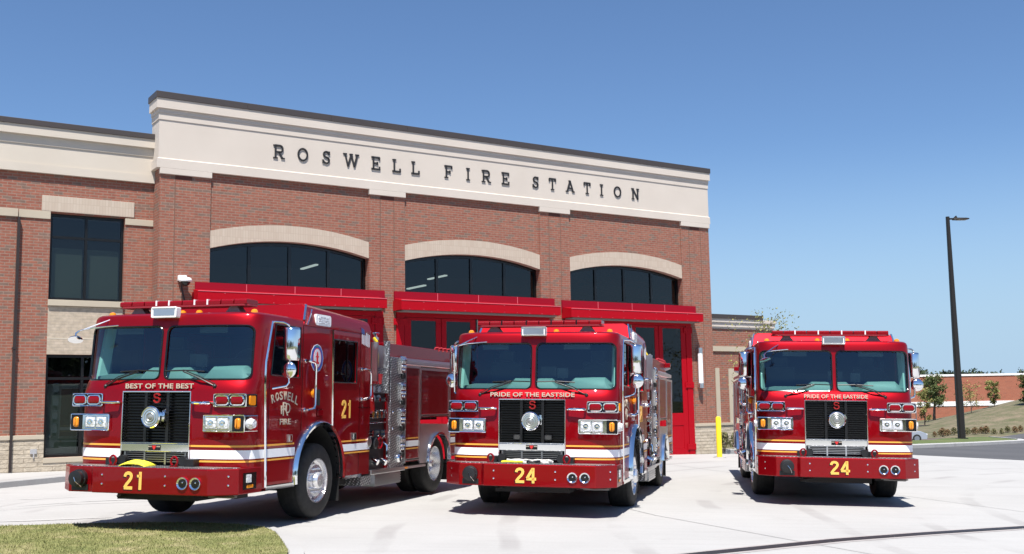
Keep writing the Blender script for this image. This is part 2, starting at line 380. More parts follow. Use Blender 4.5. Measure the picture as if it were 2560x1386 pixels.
apron = [(-40, -20), (-12.6, 16.0), (-10.37, 21.83), (-9.8, 23.6), (-9.2, 26), (-8, 29), (5.5, 39), (7.2, 36.0), (13.55, 37.7), (16.37, 34.87), (60, -6), (60, -20)]
sheet('concrete_apron', apron, .004, M_conc())
sheet('asphalt_road', [(7.2, 36.0), (9.0, 38.2), (16.2, 44.0), (26, 55.2), (60, 92), (120, 92), (120, 20), (60, -6), (16.37, 34.87), (13.55, 37.7)], .002, M_asph())
# kerb and verge beyond the road
kerb_line = [(7.0, 35.9), (8.6, 37.3), (12.4, 40.6), (16.07, 43.9), (21, 49.3), (25.9, 55.0), (27.1, 57.4), (27.3, 61.5)]
def offset(line, d):
    out = []
    for i, p in enumerate(line):
        a = Vector(line[max(0, i-1)]); b = Vector(line[min(len(line)-1, i+1)]); t = (b-a).normalized(); out.append((p[0]-t.y*d, p[1]+t.x*d))
    return out
def strip(name, line, w, h, m, kind='structure'):
    o2 = offset(line, w); ma = MB(); rings = []
    fine = []
    for (a, b, c, d) in zip(line, line[1:], o2, o2[1:]):
        n = max(1, int((Vector(b)-Vector(a)).length/1.5))
        for i in range(n): fine.append((Vector(a).lerp(Vector(b), i/n), Vector(c).lerp(Vector(d), i/n)))
    fine.append((Vector(line[-1]), Vector(o2[-1])))
    for a, c in fine:
        za = ground_h(a.x, a.y); zc = ground_h(c.x, c.y)
        rings.append([(a.x, a.y, za-.1), (a.x, a.y, za+h-.02), (a.x+(c.x-a.x)*.12, a.y+(c.y-a.y)*.12, za+h), (c.x, c.y, zc+h), (c.x, c.y, zc-.1)])
    ma.loft(rings); return tag(ma.build(name, m, smooth=40), kind=kind)
strip('kerb', kerb_line, .35, .15, M_conc())
verge = offset(kerb_line, .33)+[(26.5, 62.4), (24, 59.5), (20.5, 53), (16, 49), (9, 46), (4, 42), (6.0, 39)]
sheet('verge', verge, .12, M_grass())
sheet('parking_lot', [(14, 66), (30, 64), (62, 84), (90, 90), (100, 99), (40, 93), (20, 92), (10, 85)], .02, M_asph())
sheet('planting_bed', [(20, 88.5), (60, 95), (110, 104), (110, 112), (55, 108), (20, 100)], .03, mat('mulch', (.13, .10, .085), .95))
sheet('hill', [(25, 97), (60, 98), (120, 106), (160, 168), (25, 168)], .04, M_hill(), step=2)
# left pavement by the wing
lk = [(-16.5, 5.5), (-12.6, 16.0), (-10.37, 21.83), (-9.8, 23.6), (-9.3, 25.9)]
strip('kerb', lk, .16, .14, M_conc())
sheet('pavement', offset(lk, .15)+[(-10.5, 27), (-26, 20), (-34, 8)], .135, M_conc())
# grass island
isl = [(-14.5, 10.5), (-9.0, 12.8), (-6.51, 13.74), (-5.61, 14.02), (-4.85, 14.17), (-4.12, 14.18), (-3.6, 14.05), (-3.2, 13.75), (-2.95, 13.3), (-2.72, 12.6), (-2.43, 11.63), (-2.1, 9.6), (-1.9, 7), (-2.2, 3), (-14, 2)]
isl_h = [(-2.2, 3), (-1.9, 7), (-2.1, 9.6), (-2.43, 11.63), (-2.72, 12.6), (-2.95, 13.3), (-3.2, 13.75), (-3.6, 14.05), (-4.12, 14.18), (-4.85, 14.17), (-5.61, 14.02), (-6.51, 13.74), (-9.0, 12.8), (-14.5, 10.5)]
strip('kerb', isl_h, -.17, .03, M_conc())
sheet('lawn', isl, .045, M_lawn(), step=.5)
def blades():
    rnd = random.Random(3); V = []; Fc = []; 
    def inside(x, y):
        c = False; j = len(isl)-1
        for i in range(len(isl)):
            (a, b), (e, f) = isl[i], isl[j]
            if (b > y) != (f > y) and x < (e-a)*(y-b)/(f-b)+a: c = not c
            j = i
        return c
    n = 0
    while n < 60000:
        x = rnd.uniform(-8.2, -1.9); y = rnd.uniform(9.3, 14.25)
        if not inside(x, y): continue
        z = ground_h(x, y)+.04; a = rnd.uniform(0, 6.28); h = rnd.uniform(.012, .035); wd = .004
        dx, dy = math.cos(a)*wd, math.sin(a)*wd; lx, ly = rnd.uniform(-.02, .02), rnd.uniform(-.02, .02)
        k = len(V); V += [(x-dx, y-dy, z), (x+dx, y+dy, z), (x+lx, y+ly, z+h)]; Fc.append((k, k+1, k+2)); n += 1
    me = bpy.data.meshes.new('grass'); me.from_pydata(V, [], Fc); me.materials.append(M_lawn())
    o = bpy.data.objects.new('grass', me); col.objects.link(o)
    tag(o, 'short dry lawn grass filling the kerbed corner in front', 'grass', kind='stuff')
blades()
# joints, drain, painted lines
def ribbon(name, pts, wd, dz, m, kind='structure', parent=None):
    V = []; Fc = []; pts = [Vector(p) for p in pts]; fine = []
    for a, b in zip(pts, pts[1:]):
        n = max(1, int((b-a).length/.8)); fine += [a.lerp(b, i/n) for i in range(n)]
    fine.append(pts[-1])
    for i, p in enumerate(fine):
        t = (fine[min(i+1, len(fine)-1)]-fine[max(i-1, 0)]).normalized(); nrm = Vector((-t.y, t.x))*wd/2
        for q in (p-nrm, p+nrm): V.append((q.x, q.y, ground_h(q.x, q.y)+dz))
    Fc = [(2*i, 2*i+2, 2*i+3, 2*i+1) for i in range(len(fine)-1)]
    o = MB().add(V, Fc).build(name, m, smooth=0, parent=parent)
    for p in o.data.polygons:
        if p.normal.z < 0: p.flip()
    if kind: o['kind'] = kind
    return o
M_joint = mat('concrete_joint', (.22, .215, .21), .9)
for pts in ([(-1.0, 25.0), (1.05, 18.94), (2.03, 15.84), (3.31, 13.12), (4.6, 10.5)], [(3.0, 33), (5.4, 25), (8.4, 15.6)], [(-6.2, 20.6), (-1.0, 25.0), (3.9, 29.2), (9, 33.5)], [(10.4, 34), (14.2, 25), (18, 16)], [(3.8, 21.3), (10, 22.4), (22, 24.6)]  ):
    ribbon('concrete_joint', pts, .014, .008, M_joint)
M_line = mat('worn_white_paint', (.56, .56, .55), .7)
for pts, wd in (([(-9.9, 19.5), (-7.75, 18.98), (-6.6, 18.88), (-5, 19.1)], .035), ([(-9.2, 17.5), (-7.3, 17.6), (-5.6, 18.2)], .06), ([(-8.8, 16.6), (-7.0, 17.2), (-5.93, 17.6)], .04), ([(-8.4, 14.6), (-6.6, 14.75), (-5.6, 15.1)], .05)):
    ribbon('painted_line', pts, wd, .009, M_line)
dr = [(-.6, 9.9), (2.13, 11.94), (3.9, 13.18), (5.32, 13.99), (6.9, 14.82), (10, 16.2), (16, 18.6)]
ribbon('drain_edge', dr, .36, .007, mat('drain_concrete', (.40, .37, .36), .8))
def gratef(t, b):
    co = objco(t); wv = N(t, 'TexWave', bands_direction='DIAGONAL'); wv.inputs['Scale'].default_value = 12; t.links.new(co, wv.inputs[0])
    t.links.new(ramp(t, wv.outputs['Fac'], [(.4, (.01, .01, .012)), (.6, (.06, .055, .06))]), b.inputs['Base Color'])
dg_o = ribbon('trench_drain', dr, .19, .012, mat('iron_grate', rough=.6, metal=.3, fn=gratef), kind=None)
tag(dg_o, 'long dark iron trench drain grate across the concrete in front', 'drain')

# ------------------------------------------------------------ fire station
st = empty('fire_station', (0, 31.574, 0), 0.5809267, 'red brick fire station with cream parapet, dark lettering and three arched bays', 'building')
Z0 = -.6
bays = [(-9.08, -4.69), (-3.59, 1.0), (2.12, 6.73)]
UL, UR = -10.35, 7.99
ARC_T, ARC_B, CR_T, CR_B = 6.01, 5.57, 6.29, 5.87
def arc(u0, u1, zs, zc, n=18):
    c = (u1-u0)/2; hgt = zc-zs; Rr = (c*c+hgt*hgt)/(2*hgt); um = (u0+u1)/2; out = []
    for i in range(n+1):
        u = u0+(u1-u0)*i/n; out.append((u, zc-Rr+math.sqrt(Rr*Rr-(u-um)**2)))
    return out
poly = [(UL, 7.5), (UL, Z0)]
for a, b in bays: poly += [(a, Z0)]+arc(a, b, ARC_T, CR_T)+[(b, Z0)]
poly += [(UR, Z0), (UR, 7.5)]
w_ = MB().prism(poly, 'y', 0, .35)
w_.box(UL, UL+.3, .352, 14, Z0, 7.5); w_.box(UR-.3, UR, .352, 14, Z0, 7.5)
w_.build('wall', M_brick(), st, smooth=0)
pl = MB(); cap = MB(); ends = [(UL-.003, -9.08), (-4.69, -3.59), (1.0, 2.12), (6.73, UR+.003)]
for a, b in ends:
    pl.box(a+.004, b-.004, -.045, -.001, .62, 7.34)
    cap.box(a-.012, b+.012, -.095, 0.02, 7.34, 7.489)
pl.build('pilaster', M_brick(), st, smooth=0); cap.build('pilaster_cap', M_stucco(), st, smooth=0, bevel=.008)
jt = MB()
for u in (-9.98, -4.35, -3.93, 1.35, 1.78, 7.08, 7.6): jt.box(u-.012, u+.012, -.049, -.04, .9, 7.3)
jt.build('control_joint', mat('joint_sealant', (.2, .1, .07), .9), st, smooth=0)
nb = MB()
for u in (-9.77, -4.14, 1.56, 7.34): nb.box(u-.21, u+.21, -.05, -.04, 7.24, 7.338)
nb.build('recess_shade', mat('recess_shade_brown', (.12, .04, .03), .9), st, smooth=0)  # flat dark patches paint the shadow of the recesses under the caps
def bandbox(u0, u1, d, z0, z1, mb, back=14, m=0): mb.box(u0-d, u1+d, -d, back, z0, z1, m)
fr_ = MB()
BK = .60          # the parapet stands only this deep over the roof behind it
def bandbox(u0, u1, d, z0, z1, mb, back=BK, m=0): mb.box(u0-d, u1+d*.5, -d, back, z0, z1, m)
bandbox(UL, UR, .095, 7.49, 7.715, fr_)
fr_.add([(UL-.095, -.095, 7.716), (UR+.05, -.095, 7.716), (UR+.03, -.05, 7.745), (UL-.05, -.05, 7.745)], [(0, 1, 2, 3)])
bandbox(UL, UR, .05, 7.717, 8.71, fr_); bandbox(UL, UR, .068, 8.711, 8.875, fr_); bandbox(UL, UR, .085, 8.876, 8.985, fr_); bandbox(UL, UR, .135, 8.986, 9.235, fr_)
fr_.build('frieze', M_stucco(), st, smooth=0)
cpg = MB()
for i in range(8):
    a = UL-.16+i*(UR-UL+.25)/8; b = a+(UR-UL+.25)/8-.004; cpg.box(a, b, -.16, BK+.03, 9.236, 9.40)
cpg.build('parapet_coping', M_coping(), st, smooth=0, bevel=.006)
sb = MB()
base_runs = [(UL, -9.46), (-4.28, -3.89), (1.29, 1.83), (7.01, UR)]
for a, b in base_runs: sb.box(a-(.05 if a == UL else 0), b+(.05 if b == UR else 0), -.10, .2, Z0, .70)
sb.build('stone_base', M_stone(), st, smooth=0)
sc2 = MB()
for a, b in base_runs: sc2.box(a-(.06 if a == UL else 0), b+(.06 if b == UR else 0), -.13, .1, .701, .79)
sc2.build('stone_cap', M_lime(), st, smooth=0, bevel=.006)
# arches and arched windows
for k, (a, b) in enumerate(bays):
    pt = arc(a, b, ARC_T, CR_T, 28); pb = arc(a, b, ARC_B, CR_B, 28)
    ar = MB(); rings = [[(p[0], -.03, p[1]), (q[0], -.03, q[1]), (q[0], .34, q[1]), (p[0], .34, p[1])] for p, q in zip(pt, pb)]
    ar.loft(rings); ar.build('arch', M_sold(), st, smooth=0)
    fm = MB(); zb = 4.62; yw = .22
    fm.box(a, a+.07, yw-.03, yw+.06, zb, ARC_B+.02); fm.box(b-.07, b, yw-.03, yw+.06, zb, ARC_B+.02); fm.box(a, b, yw-.032, yw+.062, zb, zb+.12)
    pi = arc(a, b, ARC_B-.08, CR_B-.09, 28); fm.loft([[(p[0], yw-.031, p[1]+.01), (q[0], yw-.031, q[1]), (q[0], yw+.061, q[1]), (p[0], yw+.061, p[1]+.01)] for p, q in zip(pb, pi)])
    for i in (1, 2, 3):
        u = a+(b-a)*i/4; zt = min(p[1] for p in pi if abs(p[0]-u) < .2); fm.box(u-.04, u+.04, yw-.029, yw+.059, zb+.1, zt+.02)
    wf = fm.build('window', M_gblack(), st, smooth=0)
    for i in range(4):
        u0 = a+(b-a)*i/4; u1 = a+(b-a)*(i+1)/4
        pp = [(u0, zb+.05)]+[(u1, zb+.05)]+[p for p in reversed(arc(a, b, ARC_B-.05, CR_B-.05, 28)) if u0-1e-6 <= p[0] <= u1+1e-6]
        MB().prism(pp, 'y', yw+.01, yw+.022).build('pane', G_bld(), wf, smooth=0)
# interior of the bays
itr = MB(); itr.box(UL+.31, UR-.31, 13.5, 13.7, Z0, 7.4); itr.box(UL+.31, UR-.31, .36, 13.5, 7.0, 7.4); itr.box(UL+.3, UR-.3, .36, 13.5, Z0, -.24)
itr.build('interior', mat('bay_interior', (.05, .05, .05), .9), st, smooth=0)
em = mat('fluorescent_tube', (.9, .9, .9), .4)
em.node_tree.nodes['Principled BSDF'].inputs['Emission Color'].default_value = (.95, 1, 1, 1); em.node_tree.nodes['Principled BSDF'].inputs['Emission Strength'].default_value = 1.1
for (u, y, z) in ((-4.98, 2.9, 5.72), (-.60, 2.9, 5.62), (-1.36, 2.9, 5.27)):
    lb = MB(); lb.box(u-.05, u+.05, y, y+1.15, z-.02, z+.02); lb.build('ceiling_light', em, st, smooth=0)
# rectangular box window helper (frame + mullions + panes)
def rect_window(u0, u1, z0, z1, y, um, zt, blind=None):
    f = MB(); t = .06
    f.box(u0, u0+t, y-.03, y+.05, z0, z1); f.box(u1-t, u1, y-.03, y+.05, z0, z1); f.box(u0+t, u1-t, y-.03, y+.05, z0, z0+t); f.box(u0+t, u1-t, y-.03, y+.05, z1-t, z1)
    f.box(um-.03, um+.03, y-.026, y+.046, z0+t, z1-t); f.box(u0+t, u1-t, y-.022, y+.042, zt-.03, zt+.03)
    wf = f.build('window', mat('bronze_frame', (.012, .012, .012), .35, .3), st, smooth=0)
    for (a, b) in ((u0+.03, um), (um, u1-.03)):
        for (c, d) in ((z0+.03, zt), (zt, z1-.03)):
            MB().box(a+.005, b-.005, y, y+.012, c+.005, d-.005).build('pane', G_bld(), wf, smooth=0)
    if blind:
        bl = MB()
        bl.box(u0+.07, um-.05, y+.12, y+.13, z0+.08, blind); bl.box(um+.05, u1-.07, y+.12, y+.13, z0+.08, blind)
        bl.build('blind', mat('roller_blind', (.48, .54, .50), .9), wf, smooth=0)
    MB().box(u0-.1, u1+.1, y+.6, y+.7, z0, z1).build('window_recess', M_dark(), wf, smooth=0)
# left wing, wall plane y = D
D = .5; WL = -26.0; wu0, wu1 = -12.73, -11.03
def wallpanel(mb, u0, u1, z0, z1, holes, y0, y1):      # holes = [(ua, ub, za, zb)] stacked in one column
    zs = sorted(holes, key=lambda h: h[2]); mb.box(u0, zs[0][0], y0, y1, z0, z1); mb.box(zs[0][1], u1, y0, y1, z0, z1); z = z0
    for (a, b, c, d) in zs:
        if c-z > .001: mb.box(a, b, y0, y1, z, c)
        z = d
    if z1-z > .001: mb.box(zs[0][0], zs[0][1], y0, y1, z, z1)
wg = MB(); wallpanel(wg, WL, UL-.002, -.4, 7.2, [(wu0, wu1, .50, 2.89), (wu0, wu1, 4.18, 6.25)], D, D+.3)
wg.box(WL, UL-.01, D+.3, D+.31, -.4, .5); wg.build('wing_wall', M_brick(), st, smooth=0)
pp = MB(); pp.box(wu0+.002, wu1-.002, D-.012, D+.2, 2.892, 4.03); pp.build('spandrel_panel', M_cream(), st, smooth=0)
pb_ = MB(); pb_.box(wu0+.004, wu1-.004, D-.017, D-.005, 3.26, 3.275); pb_.build('panel_joint', mat('pale_mortar', (.75, .68, .55), .9), st, smooth=0)
lt = MB(); lt.box(-12.94, -10.82, D-.03, D+.1, 6.28, 6.655); lt.build('lintel', M_sold(), st, smooth=0, bevel=.004)
bd = MB(); bd.box(WL, -13.45, D-.055, D+.1, 6.09, 6.275); bd.box(-13.43, wu0-.01, D-.03, D+.1, 6.09, 6.275); bd.box(wu1+.002, UL-.004, D-.03, D+.1, 6.09, 6.245)
bd.build('string_course', M_lime(), st, smooth=0, bevel=.005)
sl = MB(); sl.box(wu0-.01, wu1+.01, D-.07, D+.2, 4.035, 4.178); sl.box(wu0-.01, wu1+.01, D-.08, D+.2, .38, .498); sl.build('window_sill', M_lime(), st, smooth=0, bevel=.006)
ws = MB(); ws.box(WL, wu0, D-.06, D+.1, -.4, .93); ws.box(wu1, UL-.004, D-.06, D+.1, -.4, .93); ws.box(wu0, wu1, D-.061, D+.1, -.4, .379); ws.build('stone_base', M_stone(), st, smooth=0)
wc = MB(); wc.box(WL, wu0-.002, D-.085, D+.05, .931, 1.03); wc.box(wu1+.002, UL-.004, D-.085, D+.05, .931, 1.03); wc.build('stone_cap', M_lime(), st, smooth=0, bevel=.006)
rect_window(wu0+.005, wu1-.005, 4.18, 6.245, D+.14, -11.9, 5.69, 5.45)
rect_window(wu0+.005, wu1-.005, .50, 2.885, D+.14, -11.9, 2.33, 2.2)
wf_ = MB()
for d, z0, z1, ue in ((.09, 7.175, 7.37, -.002), (.055, 7.371, 7.84, .1), (.078, 7.841, 8.05, .1), (.16, 8.051, 8.27, .1)): wf_.box(WL, UL+ue, D-d, 13, z0, z1)
wf_.build('wing_frieze', M_stucco2(), st, smooth=0)
MB().box(WL, UL+.1, D-.19, D+.4, 8.271, 8.405).build('wing_coping', M_coping(), st, smooth=0, bevel=.006)
dp = MB(); dp.box(-13.46, -13.405, D-.11, D-.03, .17, 6.08); dp.box(-13.48, -13.39, D-.12, D-.02, 3.0, 3.04); dp.build('downspout', mat('dark_bronze', (.03, .02, .018), .5), st, smooth=0)
ut = MB(); ut.box(-13.02, -12.88, D-.09, D-.062, .60, .71); ut.box(-12.96, -12.93, D-.09, D-.07, .5, .6); ut.cyl((-13.75, D-.062, .63), (0, -1, 0), .04, .055); ut.build('wall_outlet', mat('galvanised', (.55, .55, .56), .4, .6), st)
# right wing
D2 = 1.0; rw = MB(); rw.box(UR+.001, 12.0, D2, 12, -1.2, 4.04); rw.build('side_wing_wall', M_brick(), st, smooth=0)
rf = MB()
for d, z0, z1 in ((.03, 4.035, 4.10), (.06, 4.101, 4.26), (.10, 4.261, 4.38)): rf.box(UR+.003, 12.0+d, D2-d, 12, z0, z1)
rf.build('side_wing_frieze', M_stucco(), st, smooth=0)
MB().box(UR+.003, 11.4, D2-.13, D2+3, 4.381, 4.535).build('side_wing_coping', M_coping(), st, smooth=0)
rb = MB(); rb.box(UR+.06, 12.0, D2-.05, D2+.05, 3.24, 3.415); rb.box(9.05, 9.24, D2-.02, D2+.05, .75, 2.66); rb.box(9.68, 10.5, D2-.02, D2+.05, .75, 2.63); rb.build('side_wing_trim', M_lime(), st, smooth=0)
rs = MB(); rs.box(UR+.003, 12.0, D2-.08, D2+.05, -1.2, .68); rs.build('side_wing_stone_base', M_stone(), st, smooth=0)
MB().box(UR+.003, 12.02, D2-.11, D2+.05, .681, .76).build('side_wing_stone_cap', M_lime(), st, smooth=0)
# roofs
MB().box(UL+.31, UR-.31, .36, 13.9, 7.41, 7.48).build('roof', M_grey(), st, smooth=0)
# canopies
for (a, b, fa, fb, zt, zb, zf) in ((-9.45, -4.25, -9.52, -4.41, 4.43, 4.165, 4.69), (-3.95, 1.46, -3.975, 1.36, 4.415, 4.145, 4.69), (1.75, 7.22, 1.75, 7.11, 4.375, 4.105, 4.66)):
    cn = MB(); d = .55
    cn.box(a, b, -.11, -.046, 4.26, zf, 0)
    cn.add([(fa+.02, -.11, zt+.07), (fb-.02, -.11, zt+.07), (fb-.02, -d+.02, zt-.004), (fa+.02, -d+.02, zt-.004), (fa+.02, -.11, zb+.03), (fb-.02, -.11, zb+.03), (fb-.02, -d+.02, zb+.03), (fa+.02, -d+.02, zb+.03)],
           [(0, 1, 2, 3), (4, 7, 6, 5), (0, 4, 5, 1), (2, 6, 7, 3), (0, 3, 7, 4), (1, 5, 6, 2)], 1)
    cn.box(fa, fb, -d-.012, -d+.02, zb, zt, 1)
    cn.box(fa, fa+.018, -d+.021, -.05, zb, zt, 1); cn.box(fb-.018, fb, -d+.021, -.05, zb, zt, 1)
    for i in (1, 2, 3): cn.box(a+(b-a)*i/4-.008, a+(b-a)*i/4+.008, -.116, -.11, zt+.03, zf-.005, 2)
    cn.box(fa, fb, -d-.022, -d-.0125, zt-.014, zt+.002, 2)
    for i in range(12):
        u = fa+.25+(fb-fa-.5)*i/11; cn.rev((u, -d-.012, zb+.025), (0, -1, 0), [(.012, 0), (.008, .008)], 6, 2)
        if i % 3 == 1: cn.rev((u, -d-.012, zt-.045), (0, -1, 0), [(.012, 0), (.008, .008)], 6, 2)
    cn.build('canopy', [M_doordark(), M_doorred(), mat('red_enamel_highlight', (.75, .16, .2), .35)], st, smooth=0)  # paler red paints a highlight on the fascia edge; seams and rivets share it
    MB().box(fa+.1, fb-.1, -d+.06, -.06, zb-.03, zb-.003).build('canopy_soffit', mat('soffit_grey', (.25, .25, .25), .7), st, smooth=0)
# bay doors (four folding leaves each)
for c in (-6.87, -1.30, 4.42):
    fr2 = MB(); hw = 2.58
    fr2.box(c-hw, c-hw+.24, -.09, -.046, -.26, 4.12); fr2.box(c+hw-.24, c+hw, -.09, -.046, -.26, 4.12); fr2.box(c-hw+.24, c+hw-.24, -.087, -.046, 3.99, 4.12)
    dr_ = fr2.build('bay_door', M_doorred(), st, smooth=0, bevel=.006)
    for i in range(4):
        a = c-hw+.245+i*(hw*2-.49)/4; b = a+(hw*2-.49)/4-.012; a += .006
        l0, l1 = (a+.2, b-.16) if i in (0, 2) else (a+.16, b-.2)
        lf = MB(); y0, y1 = -.08, -.047
        lf.box(a, l0, y0, y1, -.24, 3.98); lf.box(l1, b, y0, y1, -.24, 3.98); lf.box(l0, l1, y0, y1, 3.9, 3.98); lf.box(l0, l1, y0, y1, .75, 1.15); lf.box(l0, l1, y0, y1, -.24, .0); lf.box(l0, l1, y0+.012, y1, .0, .75)
        lo = lf.build('door_leaf', M_doorred(), dr_, smooth=0, bevel=.005)
        MB().box(l0-.01, l1+.01, -.066, -.058, 1.14, 3.91).build('pane', G_door(), lo, smooth=0)
    gp = MB(); gp.box(c-.035, c-.004, -.095, -.0805, -.22, 3.97, 0); gp.box(c+.004, c+.035, -.095, -.0805, -.22, 3.97, 1); gp.build('door_seal', [M_black(), mat('seal_grey', (.35, .33, .3), .6)], dr_, smooth=0)
    MB().box(c-.02, c+.02, -.10, -.0955, 2.9, 3.5).build('hazard_tape', M_yellow(), dr_, smooth=0)
    hg = MB()
    for s in (-1, 1):
        for z in (.05, 2.05, 3.85):
            x = c+s*(hw-.12); hg.box(x-.22, x+.12 if s > 0 else x+.22, -.11, -.091, z-.09, z+.09); hg.cyl((c+s*(hw-.01), -.10, z-.1), (0, 0, 1), .2, .03, seg=10)
            for dx in (-.15, -.05): hg.rev((x+dx, -.11, z-.05), (0, -1, 0), [(.018, 0), (.012, .012)], 6); hg.rev((x+dx, -.11, z+.05), (0, -1, 0), [(.018, 0), (.012, .012)], 6)
        for z in (3.72, 3.82):
            for dx in (-.05, .05): hg.rev((c+s*1.165+dx, -.08, z), (0, -1, 0), [(.02, 0), (.014, .012)], 8)
    hg.build('hinge', M_doorred(), dr_, smooth=30)
# letters of the name (slab-serif capitals built stroke by stroke), 0.37 m high
HH = .375
def stroke(mb, pts, w_, y0=-.078, y1=-.0505):
    for (a, b) in zip(pts, pts[1:]):
        a = Vector(a); b = Vector(b); t = (b-a).normalized()*w_*.5; n = Vector((-t.y, t.x)); a2 = a-t*.35; b2 = b+t*.35
        mb.prism([tuple(a2+n), tuple(a2-n), tuple(b2-n), tuple(b2+n)], 'y', y0, y1)
def arcpts(cx, cz, rx, rz, a0, a1, n=10): return [(cx+rx*math.cos(R(a0+(a1-a0)*i/n)), cz+rz*math.sin(R(a0+(a1-a0)*i/n))) for i in range(n+1)]
T_, S_ = .044, .03       # stem and serif thickness
def letter(ch, u, z):
    mb = MB(); X = lambda pts: [(u+x*HH, z+y*HH) for x, y in pts]
    st_ = lambda pts, w_=T_: stroke(mb, X(pts), w_)
    def serif(x, y, h=.13): st_([(x-h, y), (x+h, y)], S_)
    lo, hi = .055, .945
    if ch == 'R':
        st_([(-.25, 0.03), (-.25, .97)]); st_([(-.25, .94), (.08, .94)], .05); st_([(-.25, .48), (.08, .48)], .05)
        st_(arcpts(.08, .71, .2, .23, -90, 90, 8)); st_([(.0, .48), (.26, .06)]); serif(-.25, lo, .15); serif(.3, lo, .12); serif(-.3, hi, .1)
    if ch == 'O': st_(arcpts(0, .5, .34, .42, 0, 360, 22))
    if ch == 'S':
        st_(arcpts(0, .715, .2, .2, 25, 270, 10)); st_(arcpts(0, .29, .22, .22, 90, -155, 10)); st_([(.22, .72), (.22, .93)], .045); st_([(-.24, .08), (-.24, .3)], .045)
    if ch == 'W':
        st_([(-.48, .93), (-.25, .04), (0, .93)]); st_([(0, .93), (.25, .04), (.48, .93)], .05); serif(-.48, hi, .14); serif(0, hi, .12); serif(.48, hi, .14)
    if ch == 'E':
        st_([(-.22, .03), (-.22, .97)]); st_([(-.36, .94), (.27, .94)], .048); st_([(-.36, .06), (.28, .06)], .048); st_([(-.22, .5), (.1, .5)], .045)
        st_([(.27, .94), (.27, .76)], .04); st_([(.28, .06), (.28, .25)], .04); st_([(.1, .4), (.1, .6)], .04)
    if ch == 'F':
        st_([(-.22, .03), (-.22, .97)]); st_([(-.36, .94), (.26, .94)], .048); serif(-.22, lo, .15); st_([(-.22, .5), (.1, .5)], .045); st_([(.26, .94), (.26, .76)], .04); st_([(.1, .4), (.1, .6)], .04)
    if ch == 'L':
        st_([(-.18, .03), (-.18, .97)]); serif(-.18, hi, .14); st_([(-.32, .06), (.3, .06)], .048); st_([(.3, .06), (.3, .28)], .045)
    if ch == 'I': st_([(0, .03), (0, .97)]); serif(0, lo, .15); serif(0, hi, .15)
    if ch == 'T':
        st_([(0, .03), (0, .97)]); serif(0, lo, .15); st_([(-.3, .94), (.3, .94)], .048); st_([(-.3, .94), (-.3, .74)], .045); st_([(.3, .94), (.3, .74)], .045)
    if ch == 'A':
        st_([(-.3, .05), (0, .95)], .05); st_([(0, .95), (.3, .05)]); st_([(-.2, .33), (.2, .33)], .045); serif(-.32, lo, .12); serif(.32, lo, .13); serif(-.05, hi, .08)
    if ch == 'N':
        st_([(-.26, .05), (-.26, .95)], .05); st_([(-.26, .95), (.26, .05)]); st_([(.26, .05), (.26, .95)], .05); serif(-.3, hi, .12); serif(-.26, lo, .13); serif(.28, hi, .13)
    return mb.build('letter', mat('dark_letter_metal', (.045, .042, .042), .45, .3), st, smooth=0)
for ch, u in zip('ROSWELLFIRESTATION', (-7.303, -6.637, -5.967, -5.237, -4.483, -3.854, -3.256, -2.165, -1.518, -.894, -.207, .875, 1.505, 2.178, 2.842, 3.414, 4.06, 4.799)):
    letter(ch, u, 8.235-HH/2+.0*u)
# wall light and security camera
def station_pt(u, y, z):
    c, s = math.cos(.5809267), math.sin(.5809267); return (c*u-s*y, 31.574+s*u+c*y, z)
wl = empty('wall_light', station_pt(7.27, -.05, 1.95), .5809267, 'tall white cylinder wall light on brick beside the last red door', 'wall light')
MB().cyl((0, -.13, .16), (0, 0, 1), .98, .08, seg=24).build('lamp_shade', mat('opal_acrylic', (.85, .85, .85), .3), wl)
mb = MB(); mb.cyl((0, -.13, 0), (0, 0, 1), .16, .083); mb.cyl((0, -.13, 1.14), (0, 0, 1), .18, .083); mb.box(-.05, .05, -.1, 0.003, .02, .16); mb.box(-.05, .05, -.1, 0.003, 1.15, 1.3); mb.build('lamp_housing', M_alu(), wl)
sc_ = empty('security_camera', station_pt(-9.78, -.045, 4.7), .5809267, 'small white dome security camera on the brick pier above the first fire engine', 'security camera')
mb = MB(); mb.box(-.1, .1, -.12, 0, .0, .13); mb.rev((.03, -.24, 0), (0, 0, 1), [(.15, -.04), (.16, 0), (.13, .05), (.05, .07)], 20); mb.build('bracket', M_white(), sc_, bevel=.01)
MB().sph((.03, -.24, -.04), .12, m=0, sc_=(1, 1, .9)).build('dome', M_gblack(), sc_)
tb = MB(); tb.tube([(-.02, -.05, 0), (-.01, -.09, -.2), (.06, -.09, -.5)], .022); tb.build('dark_tube', mat('dark_bronze', (.03, .02, .018), .5), sc_)  # thin dark tube bending down below the dome

# ------------------------------------------------------------ bollard, street lamp, car
def gz(x, y): return ground_h(x, y)
bo = empty('bollard', (6.28, 33.24, gz(6.28, 33.24)), 0, 'yellow steel bollard at the corner of the brick station', 'bollard')
MB().rev((0, 0, 0), (0, 0, 1), [(.082, 0), (.082, 1.2), (.07, 1.235), (.035, 1.255), (.001, 1.26)], 24).build('post', M_yellow(), bo)
MB().rev((0, 0, -.01), (0, 0, 1), [(.2, 0), (.2, .03), (.085, .035)], 24).build('footing', M_conc(), bo)
px, py = 23.35, 56.47; pz = gz(px, py)+.12
lp = empty('street_lamp', (px, py, pz), 0, 'tall dark bronze street lamp with one flat lamp head on the grass verge', 'street lamp')
bz_ = mat('bronze_pole', (.035, .03, .027), .45, .4)
mb = MB(); mb.loft([[(s*x, s*y, z) for x, y in ((-1, -.6), (-.6, -1), (.6, -1), (1, -.6), (1, .6), (.6, 1), (-.6, 1), (-1, .6))] for s, z in ((.17, .04), (.165, 2), (.085, 11.75))]); mb.build('pole', bz_, lp, smooth=20)
